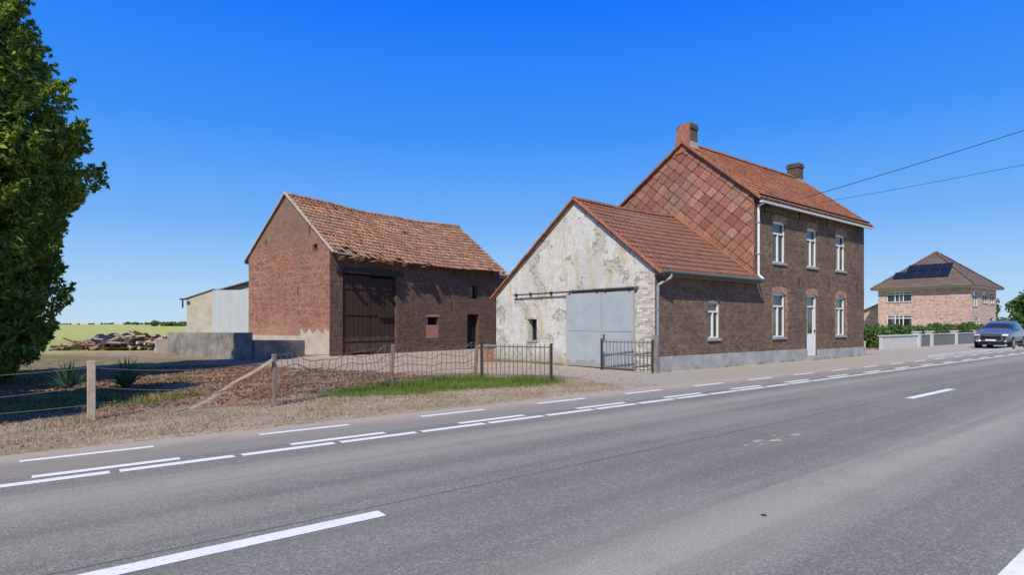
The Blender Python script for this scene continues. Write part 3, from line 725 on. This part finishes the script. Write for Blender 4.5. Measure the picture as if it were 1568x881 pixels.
def conifer_mesh(name,par,seed):
    rng=np.random.default_rng(seed); k=1150
    h=rng.uniform(.3,13.3,k*4); w=np.interp(h,hk,rk); keep=rng.uniform(0,2.8,k*4)<w; h=h[keep][:k]; k=len(h)
    th=rng.uniform(0,2*math.pi,k); lump=1+.09*np.sin(th*3+h*1.3)+.07*np.sin(th*5-h*2.1)
    rr=np.interp(h,hk,rk)*lump*rng.uniform(.68,1.0,k)
    C=np.stack([rr*np.cos(th),rr*np.sin(th),h+rng.normal(0,.2,k)],1)
    sz=rng.uniform(.2,.44,k); Rr=np.stack([sz,sz,sz*rng.uniform(.6,1.3,k)],1)
    v,f=leaves(C,Rr,130,.065,.7,3.0,-.3,rng)
    np_mesh('foliage_outer',v,f,M['conifer'],par)
    k2=700; h=rng.uniform(.3,13.4,k2); th=rng.uniform(0,6.28,k2); lump=1+.09*np.sin(th*3+h*1.3)+.07*np.sin(th*5-h*2.1)
    rr=np.interp(h,hk,rk)*lump; V=[];
    for q in range(9):
        u=q/8; r_=rr+.12+.34*u; z=h+.32*u*rng.uniform(.2,1.4,k2)
        c=np.stack([r_*np.cos(th),r_*np.sin(th),z],1); a,b=leaves(c,np.full((k2,3),.12*(1-u*.75)),9,.055,.7,3.2,-.6,rng); V.append(a)
    v=np.concatenate(V); np_mesh('foliage_sprays',v,np.arange(len(v)).reshape(-1,4),M['conifer'],par)
    h=rng.uniform(.3,12,300); th=rng.uniform(0,6.28,300); rr=np.interp(h,hk,rk)*rng.uniform(.1,.75,300)
    v,f=leaves(np.stack([rr*np.cos(th),rr*np.sin(th),h],1),np.full((300,3),.55),60,.16,.8,2.0,.5,rng)
    np_mesh('foliage_inner',v,f,M['hedge'],par)
    mb=MB(); mb.tube((0,0,-.1),(0,0,4),.30,.22,'bark',12); mb.tube((0,0,4),(0,0,12.5),.22,.04,'bark',10)
    for i in range(60):
        hh=rng.uniform(.6,11.5); t_=rng.uniform(0,6.28); r_=np.interp(hh,hk,rk)*.85
        mb.tube((0,0,hh-.3),(r_*math.cos(t_),r_*math.sin(t_),hh+.25),.05,.012,'bark',5)
    mb.obj('trunk_and_limbs',par,uv=False)
T=empty('conifer_tree',(-1.95,20.55,0)); conifer_mesh('c',T,3)
def inst(src,name,loc,rz,sc):
    e=empty(name,loc,rz); e.scale=(sc,)*3
    for c in list(src.children):
        o=bpy.data.objects.new(c.name,c.data); SC.collection.objects.link(o); o.parent=e
    return e
inst(T,'conifer_tree',(-6.4,10.6,0),2.0,.85)
inst(T,'conifer_tree',(-7.2,15.0,0),4.0,.9)

def shrub(name,loc,r,h,k,mat='hedge',size=.2,trunk=True):
    e=empty(name,(*loc,0)); th=NR.uniform(0,6.28,k); ph=NR.uniform(-1,1,k); q=NR.uniform(.5,1,k)
    C=np.stack([np.cos(th)*np.sqrt(1-ph**2)*r*q,np.sin(th)*np.sqrt(1-ph**2)*r*q,h*.58+ph*h*.42*q],1)
    v,f=leaves(C,np.full((k,3),r*.28),70,size); np_mesh('foliage',v,f,M[mat],e)
    mb=MB(); mb.tube((0,0,0),(0,0,h*.7),.12*r/1.5,.04,'bark',8)
    for i in range(8):
        a=R.uniform(0,6.28); mb.tube((0,0,h*.25),(math.cos(a)*r*.6,math.sin(a)*r*.6,h*.6),.05,.02,'bark',5)
    mb.obj('trunk_and_limbs',e,uv=False); return e
shrub('broadleaf_tree',(106,17.5),3.4,6.0,90,size=.3); shrub('broadleaf_tree',(116,28),4,6,90,size=.3)
shrub('garden_shrub',(90,16.6),1.8,2.8,40); shrub('garden_shrub',(68,16.2),1.0,1.7,30,size=.12)
shrub('garden_shrub',(60,16.6),.9,1.7,30,size=.12); shrub('broadleaf_tree',(118,12),4,7,80,size=.3)
C=[];RR=[]
def dist_row(px0,px1,z,h,n):
    for i in range(n):
        px=R.uniform(px0,px1); x=(px-784)/900*z; zz=z*R.uniform(.95,1.05)
        C.append((.7825*x+.6227*zz,-.6227*x+.7825*zz,h*R.uniform(.25,.6))); s=h*R.uniform(.3,.5); RR.append((s*1.4,s*1.4,s))
dist_row(255,300,420,3.6,26); dist_row(60,320,1400,5,60); dist_row(700,800,700,6,20); dist_row(195,240,900,6,8); dist_row(1500,1700,500,9,60); dist_row(1310,1500,700,7,30)
v,f=leaves(np.array(C),np.array(RR),60,1.3); np_mesh('distant_trees',v,f,M['hedge'])
k=420; C=np.stack([NR.uniform(40,72,k),NR.uniform(15.0,16.2,k),NR.uniform(.2,1.32,k)],1)
v,f=leaves(C,np.full((k,3),.28),60,.09); np_mesh('garden_hedge',v,f,M['hedge'])

def blades(name,pts,hmin,hmax,w,mat,lean=.5):
    n=len(pts); a=NR.uniform(0,2*math.pi,n); h=NR.uniform(hmin,hmax,n); l=NR.uniform(0,lean,n)*h; la=NR.uniform(0,6.28,n)
    dx=np.cos(a)*w/2;dy=np.sin(a)*w/2
    z=np.zeros(n)
    v=np.stack([np.stack([pts[:,0]-dx,pts[:,1]-dy,z],1),np.stack([pts[:,0]+dx,pts[:,1]+dy,z],1),np.stack([pts[:,0]+l*np.cos(la),pts[:,1]+l*np.sin(la),h],1)],1).reshape(-1,3)
    return np_mesh(name,v,np.arange(3*n).reshape(-1,3),M[mat])
def sample(pts,n,clump=0):
    pts=np.array(pts); lo=pts.min(0);hi=pts.max(0); q=NR.uniform(lo,hi,(n*3,2)); ins=np.zeros(len(q),bool);k=len(pts)
    for i in range(k):
        (x1,y1),(x2,y2)=pts[i],pts[(i+1)%k]
        ins^=((y1>q[:,1])!=(y2>q[:,1]))&(q[:,0]<(x2-x1)*(q[:,1]-y1)/((y2-y1) if y2!=y1 else 1e-9)+x1)
    q=q[ins]
    if clump: 
        f=np.sin(q[:,0]*2.3+q[:,1]*1.1)*np.sin(q[:,1]*2.9-q[:,0]*.7)+.6*np.sin(q[:,0]*7)*np.sin(q[:,1]*8); q=q[f+NR.normal(0,.5,len(q))>clump-1]
    return q[:n]
blades('grass_strip',sample([(4.2,12.3),(5.6,11.3),(8,11.1),(10.5,11.0),(10.3,12.6),(9.3,13.8),(6.6,13.5),(4.9,12.9)],24000,1.25),.03,.13,.013,'grass')
blades('dry_grass_verge',sample([(-5,9.3),(12,9.3),(10.6,11.3),(5,11.8),(3,12.8),(-5,13.5)],34000,.9),.02,.08,.014,'dry',1.2)
blades('yard_grass',np.concatenate([sample([(-5,12.5),(1.5,12.8),(3,14),(1,16),(-5,17)],9000,.9),sample([(3,12.3),(10,13.6),(9,16),(2,22),(-3,22)],5000,1.2)]),.04,.17,.012,'grass')
q=sample([(-5,12),(3,12.3),(9.2,13.8),(8,18),(5,24),(-5,26)],30000,.7); 
v,f=leaves(np.concatenate([q,np.full((len(q),1),.028)],1),np.full((len(q),3),.014),1,.055,.6,1.4); np_mesh('leaf_litter',v,f,M['litter'])
q=sample([(-5,9.2),(12,9.2),(14,12),(15,22),(8,26),(5,20),(-5,14)],7000); 
v,f=leaves(np.concatenate([q,np.full((len(q),1),.02)],1),np.full((len(q),3),.008),1,.035,.9,1.1); np_mesh('pebbles',v,f,M['dry'])
blades('fence_weeds',np.concatenate([NR.normal((c,d_),(.28,.18),(600,2)) for c,d_ in((6.5,12.9),(7.1,12.6),(9.2,13.2),(9.9,12.0),(8.3,13.3),(10.3,11.5))]),.08,.28,.014,'grass')
wl=np.stack([NR.uniform(15.2,31,900),11.68-np.abs(NR.normal(0,.05,900))],1); wl=wl[(np.sin(wl[:,0]*3)+np.sin(wl[:,0]*7.7)>.4)]
wl=np.concatenate([wl,np.stack([15.02-np.abs(NR.normal(0,.08,700)),NR.uniform(15.7,20,700)],1)])
blades('wall_foot_weeds',wl,.04,.2,.014,'grass')

def yucca(name,loc,s=1):
    e=empty(name,(*loc,0)); mb=MB()
    for i in range(60):
        a=R.uniform(0,6.28); el=R.uniform(.25,1.35); L=s*R.uniform(.5,.78); d=Vector((math.cos(a)*math.cos(el),math.sin(a)*math.cos(el),math.sin(el)))
        sd=Vector((-math.sin(a),math.cos(a),0))*.024*s; b=Vector((0,0,.06)); m=b+d*L*.55; t=b+d*L-Vector((0,0,.12*L*math.cos(el)))
        mb.add([b-sd,b+sd,m+sd*.9,m-sd*.9,t],[(0,1,2,3),(3,2,4)],'yucca')
    mb.tube((0,0,0),(0,0,.12),.07,.05,'bark',8)
    mb.obj('leaves',e,uv=False)
yucca('yucca_plant',(.45,17.2),1.0); yucca('yucca_plant',(1.5,16.4),1.15)

# ------------------------------------------------------------------ FENCE
FN=empty('wire_fence'); mb=MB()
posts=[(.59,11.58,.96,.05),(3.42,11.54,.98,.035),(6.53,12.83,1.06,.035),(9.31,13.3,.96,.035)]
mb.b2((.59-.055,11.58-.055,-.1),(.59+.055,11.58+.055,.96),'plank2')
for (u,v,h,r) in posts[1:]:
    mb.box((u,v,h/2-.05),(.075,.075,h+.1),'plank',Matrix.Rotation(R.uniform(-.06,.06),3,'X')@Matrix.Rotation(R.uniform(-.05,.05),3,'Y'))
mb.obj('posts',FN,bevel=.008)
mb=MB()
def meshfence(a,b,h,sag,st=.15):
    a=Vector((*a,0));b=Vector((*b,0));L=(b-a).length;n=int(L/st); rows=[.06,.20,.36,.54,.74,.95]
    d=(b-a).normalized(); nn=Vector((d.y,-d.x,0)); jt=[[R.uniform(-.015,.015) for _ in range(n+1)] for _ in rows]
    def pt(i,ri):
        hh=rows[ri]; t=i/n; z=hh*h-(sag*math.sin(math.pi*t)+.06*math.sin(t*15+hh*3)+.035*math.sin(t*31))*hh; return a+(b-a)*t+Vector((0,0,z+jt[ri][i]))+nn*(.08*math.sin(t*9+hh*3)*sag*6)
    for ri in range(len(rows)): mb.path([pt(i,ri) for i in range(n+1)],.0085,'galv',4)
    for i in range(n+1): mb.path([pt(i,ri) for ri in range(len(rows))],.007,'galv',4)
meshfence(posts[1][:2],posts[2][:2],1.02,.16); meshfence(posts[2][:2],posts[3][:2],1.02,.06)
def wire(a,b,sag,r=.006,m='galv'):
    a=Vector(a);b=Vector(b); mb.path([a+(b-a)*t-Vector((0,0,4*sag*t*(1-t))) for t in np.linspace(0,1,9)],r,m,4)
for hh,sg in((.85,.10),(.55,.14),(.25,.06)):
    wire((.59,11.58,hh),(3.42,11.54,hh),sg); wire((-4.5,11.7,hh),(.59,11.58,hh),sg)
wire((3.42,11.54,.98),(6.53,12.83,1.04),.10,.008); wire((6.53,12.83,1.04),(9.31,13.3,.96),.05,.008)
mb.obj('wires',FN,uv=False)
mb=MB(); mb.b2((-4.56,11.64,0),(-4.44,11.76,.96),'plank2'); mb.obj('end_post',FN)
mb=MB(); pts=[(2.02,11.75,.03),(2.35,11.66,.21),(2.75,11.6,.50),(3.05,11.52,.66),(3.36,11.46,.88)]
for a,b in zip(pts[:-1],pts[1:]): mb.beam(a,b,.05,.045,'plank2')
mb.beam((2.03,11.77,.05),(1.7,11.6,.02),.05,.03,'plank2'); mb.obj('fallen_rail')

def gate(name,a,b,h,nb,m='galv',z0=.1,arch=0):
    e=empty(name); mb=MB(); a=Vector((*a,0));b=Vector((*b,0)); up=Vector((0,0,1))
    P=lambda t,z:a+(b-a)*t+up*(z+arch*math.sin(math.pi*t))
    mb.tube(a,a+up*(h+.06),.035,.035,'iron',8); mb.tube(b,b+up*(h+.06),.035,.035,'iron',8)
    for z in(z0,h*.55,h-.04): mb.tube(P(.02,z),P(.98,z),.017,.017,m,6)
    for i in range(nb+1):
        t=.03+.94*i/nb; mb.tube(P(t,z0-.02),P(t,h+.03),.0115,.0115,m,5)
    mb.obj('frame_and_bars',e,uv=False); return e
gate('metal_gate',(9.42,13.18),(10.36,11.37),.98,15)
gate('metal_gate',(14.62,13.55),(14.86,11.62),1.0,13)
mb=MB(); mb.box((14.93,11.55,.6),(.13,.13,1.2),'conc_wall'); mb.obj('gate_post',bevel=.01)

# ------------------------------------------------------------------ WOOD PILE
WP=empty('wood_pile',(3.6,42.0,0),math.atan2(-3.6,4.5)); mb=MB()
for i in range(170):
    x=R.uniform(-3.3,3.2); hmax=.75*math.exp(-((x-1.0)/2.4)**2)+.25*math.exp(-((x+2.4)/.7)**2)+.15
    z=R.uniform(.04,hmax); L=R.uniform(.6,2.2)
    rot=Matrix.Rotation(R.gauss(.3,.7),3,'Z')@Matrix.Rotation(R.gauss(0,.28),3,'Y')@Matrix.Rotation(R.uniform(0,3),3,'X')
    mb.box((x,R.uniform(-.9,.9),z),(L,R.uniform(.07,.18),R.uniform(.03,.10)),R.choice(['plank','plank2','plank','bark','litter','bark','verge']),rot)
for i in range(22):
    x=R.uniform(1.0,3.2); z=R.uniform(.1,.6); a=R.uniform(1.0,2.0)
    mb.tube((x,-1.0,z),(x+math.cos(a)*.9,-1.0+math.sin(a)*.9,z+R.uniform(-.1,.1)),.09,.09,R.choice(['bark','plank2']),8)
V0=[];N=14
for i in range(N):
    for j in range(5):
        x=-1.4+2.2*i/(N-1); y=-1.1+.5*j; V0.append((x,y,[.30,.55,.85,.95,.75][j]+.08*math.sin(i*1.3+j)))
mb.add(V0,[(i*5+j,(i+1)*5+j,(i+1)*5+j+1,i*5+j+1) for i in range(N-1) for j in range(4)],'tarp')
mb.obj('planks_logs_and_tarp',WP,uv=False)

# ------------------------------------------------------------------ NEIGHBOUR HOUSE
Nh=empty('neighbour_house',(74,17.75,0)); nx_,ny_=9.4,8.55; ne=5.5
mb=MB()
lw=[(ny_-7.65,ny_-5.25,4.0,5.15),(ny_-7.65,ny_-5.25,1.3,2.55)]
ob,P,d,n=wall('side_wall',Nh,(0,ny_),(0,0),ne,lw,'brick_pink')
def bigwin(w,k):
    window(mb,P,d,n,*w,kind='grid',arch=False,depth=.1)
    a,b,c,e=w
    for f in k:
        s=a+(b-a)*f; vs=[P(s-.05,c,.03),P(s+.05,c,.03),P(s+.05,e,.03),P(s-.05,e,.03)]; mb.add(vs,[(0,1,2,3)],'white')
    mb.add([P(a,c+(e-c)*.68,.028),P(b,c+(e-c)*.68,.028),P(b,c+(e-c)*.68+.1,.028),P(a,c+(e-c)*.68+.1,.028)],[(0,1,2,3)],'white')
for w in lw: bigwin(w,(.33,.66))
mb.b2((-.012,0,3.0),(-.001,ny_,3.06),'concrete_light')
fw=[(.6,2.2,3.4,5.0),(4.2,6.0,3.8,5.0),(7,8.6,3.8,5.0),(1,3,.9,2.3),(7,8.6,.9,2.3)]
ob,P,d,n=wall('front_wall',Nh,(0,0),(nx_,0),ne,fw,'brick_pink')
for w in fw: window(mb,P,d,n,*w,kind='T',arch=False,depth=.1)
wall('far_wall',Nh,(nx_,0),(nx_,ny_),ne,[],'brick_pink'); wall('back_wall',Nh,(nx_,ny_),(0,ny_),ne,[],'brick_pink')
e=.55; A=[(-e,-e,ne),(nx_+e,-e,ne),(nx_+e,ny_+e,ne),(-e,ny_+e,ne)]; r0=(nx_/2-.25,ny_/2,9.6); r1=(nx_/2+.25,ny_/2,9.6)
mb.b2((-e,-e,ne-.16),(nx_+e,ny_+e,ne-.005),'white'); mb.b2((-e-.08,-e-.08,ne-.10),(-e-.002,ny_+e+.08,ne+.03),'tile_brown'); mb.b2((-e-.0,-e-.08,ne-.10),(nx_+e,-e-.002,ne+.03),'tile_brown')
mb.obj('windows_and_fascia',Nh)
mb=MB()
def hipface(p0,p1,q0,q1,rows=17):
    p0,p1,q0,q1=map(Vector,(p0,p1,q0,q1)); up=Vector((0,0,.05))
    for j in range(rows):
        a,b=j/rows,(j+1.1)/rows; b=min(b,1)
        l0=p0.lerp(q0,a);l1=p1.lerp(q1,a);h0=p0.lerp(q0,b);h1=p1.lerp(q1,b)
        n_=max(1,int((l1-l0).length/.9))
        for i in range(n_):
            t0,t1=i/n_,(i+1)/n_
            mb.add([l0.lerp(l1,t0)+up,l0.lerp(l1,t1)+up,h0.lerp(h1,t1),h0.lerp(h1,t0),l0.lerp(l1,t0)-up*.2,l0.lerp(l1,t1)-up*.2],[(0,1,2,3),(4,5,1,0)],'tile_brown')
hipface(A[3],A[0],r0,r0); hipface(A[0],A[1],r0,r1); hipface(A[1],A[2],r1,r1); hipface(A[2],A[3],r1,r0)
for c,r_ in((A[0],r0),(A[3],r0),(A[1],r1),(A[2],r1)): ridge_caps(mb,Vector(c)+Vector((0,0,.03)),Vector(r_)+Vector((0,0,.05)),.12,'tile_brown')
mb.obj('hip_roof',Nh,uv=False)
mb=MB()
nrm=Vector((-(9.6-ne),0,(nx_/2-.25+e))).normalized(); sl=Vector((nx_/2-.25+e,0,9.6-ne)).normalized(); yv=Vector((0,1,0)); base=Vector((-e,0,ne))
for j in range(2):
    for i in range(5):
        c0=base+sl*(1.6+j*1.25)+yv*(2.1+i*1.05)
        if j==1 and i in(4,): continue
        q=[c0,c0+yv*1.0,c0+yv*1.0+sl*1.18,c0+sl*1.18]; q=[p+nrm*.16 for p in q]; mb.add([*q,*[p-nrm*.05 for p in q]],[(3,2,1,0),(0,1,5,4),(1,2,6,5),(2,3,7,6),(3,0,4,7)],'solar')
mb.obj('solar_panels',Nh)
wall('garage_side',Nh,(3,12),(3,ny_+.01),2.7,[],'brick_pink'); 
mb=MB(); slab(mb,[(2.7,ny_,4.4),(8,ny_,4.4),(8,12.3,2.7),(2.7,12.3,2.7)],.12,'tile_brown'); mb.add([(3,ny_,2.7),(3,ny_,4.3),(3,12,2.7)],[(0,1,2)],'brick_pink'); mb.obj('garage_roof',Nh)

RW=empty('garden_wall'); mb=MB()
mb.b2((39.8,13.9,0),(45.8,14.1,.78),'concrete_light'); mb.b2((39.75,13.84,.78),(45.85,14.16,.86),'concrete_light')
mb.b2((46.2,13.9,0),(72,14.1,.80),'concrete_grey'); mb.b2((46.2,13.86,.80),(72,14.14,.86),'concrete_light')
for u in (46,48.5,54,60,66,72): mb.b2((u-.2,13.8,0),(u+.2,14.2,.98),'concrete_light'); mb.b2((u-.25,13.75,.98),(u+.25,14.25,1.06),'concrete_light')
mb.b2((33.5,14.8,0),(39.7,14.95,.5),'concrete_light')
mb.obj('panels_and_pillars',RW,bevel=.01)
mb=MB(); 
for i in range(80):
    mb.b2((32+i*1.0,9.16,-.02),(32.985+i*1.0,9.30,.10),'concrete_light')
mb.obj('kerb')

# ------------------------------------------------------------------ CAR (faces -U)
CA=empty('parked_car',(46.2,10.1,.0),0)
st=[(0.0,.42,.60,.86,.90,.62,.74,.72,.55),(.10,.30,.62,.98,1.02,.78,.88,.84,.66),(.45,.24,.62,1.06,1.11,.87,.94,.90,.70),
(1.0,.22,.64,1.10,1.17,.88,.95,.91,.72),(1.2,.22,.64,1.11,1.22,.88,.95,.91,.72),(1.85,.22,.64,1.12,1.66,.88,.95,.90,.64),(2.4,.22,.64,1.13,1.75,.88,.95,.90,.66),
(3.3,.22,.64,1.14,1.75,.88,.95,.90,.66),(4.1,.24,.64,1.15,1.68,.88,.95,.89,.62),(4.45,.28,.64,1.14,1.25,.84,.92,.84,.62),(4.56,.40,.64,1.04,1.08,.72,.84,.76,.57)]
mb=MB(); vs=[];
for (x,a,b,c,t,wa,wb,wc,wt) in st:
    half=[(wa,a),(wb,b),(wc,c),(wt,t-.03),(wt*.6,t)]
    vs+=[(x,-w,z) for w,z in half]+[(x,w,z) for w,z in half[::-1]]
K=10; fs=[];gl=[]
for i in range(len(st)-1):
    for k in range(K-1):
        q=(i*K+k,(i+1)*K+k,(i+1)*K+k+1,i*K+k+1)
        g_=(k in(2,6) and 4<=i<=8) or (k in(3,4,5) and i==4) or (k in(3,4,5) and i==8)
        (gl if g_ else fs).append(q)
    fs.append((i*K+K-1,(i+1)*K+K-1,(i+1)*K,i*K))
fs.append(tuple(range(K))[::-1]); fs.append(tuple(range((len(st)-1)*K,len(st)*K)))
mb.add(vs,fs,'paint'); kg=mb.mat('glass')
for q in gl: mb.f.append(list(q)); mb.mi.append(kg)
o_=mb.obj('body',CA,smooth=True,uv=False); s_=o_.modifiers.new('s','SUBSURF'); s_.levels=2; s_.render_levels=2
mb=MB()
mb.b2((-.03,-.50,.58),(.08,.50,.80),'trim'); mb.b2((-.02,-.66,.24),(.14,.66,.46),'trim')
mb.b2((-.045,-.26,.48),(-.02,.26,.59),'white')
for s in(-1,1):
    mb.box((.08,s*.68,.86),(.22,.30,.09),'lamp',Matrix.Rotation(-s*.35,3,'Z')); mb.box((.07,s*.68,.52),(.10,.14,.14),'lamp')
    mb.box((1.5,s*1.0,1.18),(.16,.2,.15),'paint')
    mb.box((4.50,s*.62,1.0),(.12,.26,.12),'verge')
    for x in(.9,3.6):
        mb.tube((x,s*.68,.36),(x,s*.95,.36),.365,.365,'rubber',24); mb.tube((x,s*.92,.36),(x,s*.96,.36),.25,.24,'rim',16); mb.tube((x,s*.86,.36),(x,s*.945,.36),.42,.42,'trim',24)
    mb.b2((.9,s*.92-.02,.22),(3.5,s*.92+.02,.34),'trim')
    mb.beam((2.2,s*.60,1.79),(3.9,s*.58,1.77),.03,.03,'trim')
mb.obj('lights_wheels_trim',CA,uv=False,bevel=.01)

# ------------------------------------------------------------------ UTILITY POLE + WIRES
UP=empty('utility_pole',(30,-1.8,0)); mb=MB()
mb.tube((0,0,0),(0,0,10.9),.16,.11,'plank',12)
for z in(10.5,8.5): mb.beam((-.5,0,z),(.5,0,z),.08,.08,'zinc'); mb.tube((0,.1,z),(0,.25,z),.05,.05,'white',8)
mb.obj('pole',UP)
mb=MB()
OFF=Vector((-30,1.8,0))
def cable(a,b,sag,r): 
    a=Vector(a)+OFF;b=Vector(b)+OFF; mb.path([a+(b-a)*t-Vector((0,0,4*sag*t*(1-t))) for t in np.linspace(0,1,17)],r,'trim',5)
cable((26.6,12.3,7.22),(30,-1.6,10.4),.12,.014); cable((27.2,12.0,7.0),(30,-1.6,8.25),.12,.008)
mb.obj('overhead_cables',UP,uv=False)

# ------------------------------------------------------------------ LIGHT / WORLD / CAMERA
el=math.radians(46); hz=Vector((-.82,-.57,0)).normalized(); rot=math.atan2(hz.x,hz.y)
w=bpy.data.worlds.new('World'); SC.world=w; w.use_nodes=True; nt=w.node_tree; nt.nodes.clear()
sky=nt.nodes.new('ShaderNodeTexSky'); sky.sky_type='NISHITA'; sky.sun_disc=False; sky.sun_elevation=el; sky.sun_rotation=rot
sky.air_density=1.0; sky.dust_density=.6; sky.ozone_density=3.0
tc=nt.nodes.new('ShaderNodeTexCoord'); sx=nt.nodes.new('ShaderNodeSeparateXYZ'); nt.links.new(tc.outputs['Generated'],sx.inputs[0])
cr=nt.nodes.new('ShaderNodeValToRGB'); nt.links.new(sx.outputs[2],cr.inputs[0])
stp=[(0,(.54,.73,.90)),(.07,(.36,.61,.94)),(.16,(.16,.44,.95)),(.30,(.04,.29,.96)),(.48,(.0,.18,1.0)),(.9,(.03,.14,.60))]
while len(cr.color_ramp.elements)<len(stp): cr.color_ramp.elements.new(.5)
for e_,(p_,c_) in zip(cr.color_ramp.elements,stp): e_.position=p_; e_.color=(*c_,1)
sc_=nt.nodes.new('ShaderNodeVectorMath'); sc_.operation='SCALE'; sc_.inputs[3].default_value=9.1; nt.links.new(cr.outputs[0],sc_.inputs[0])
mx=nt.nodes.new('ShaderNodeMix'); mx.data_type='RGBA'; mx.inputs[0].default_value=.92
nt.links.new(sky.outputs[0],mx.inputs[6]); nt.links.new(sc_.outputs[0],mx.inputs[7])
bg=nt.nodes.new('ShaderNodeBackground'); bg.inputs[1].default_value=.11; ow=nt.nodes.new('ShaderNodeOutputWorld')
nt.links.new(mx.outputs[2],bg.inputs[0]); nt.links.new(bg.outputs[0],ow.inputs[0])
sl_=bpy.data.lights.new('sun','SUN'); sl_.energy=5.0; sl_.angle=math.radians(.5); sl_.color=(1,.94,.82)
so=bpy.data.objects.new('sun',sl_); SC.collection.objects.link(so)
sd=Vector((hz.x*math.cos(el),hz.y*math.cos(el),math.sin(el))); so.rotation_euler=sd.to_track_quat('Z','Y').to_euler()
cam=bpy.data.cameras.new('camera'); co=bpy.data.objects.new('camera',cam); SC.collection.objects.link(co)
cam.sensor_width=36; cam.lens=900/1568*36; cam.shift_y=56/1568; cam.clip_end=9000; cam.clip_start=.05
co.location=(0,0,1.55); co.rotation_euler=(math.radians(90),0,-math.atan2(.6227,.7825)); SC.camera=co
SC.view_settings.view_transform='Standard'; SC.view_settings.look='None'; SC.view_settings.exposure=0
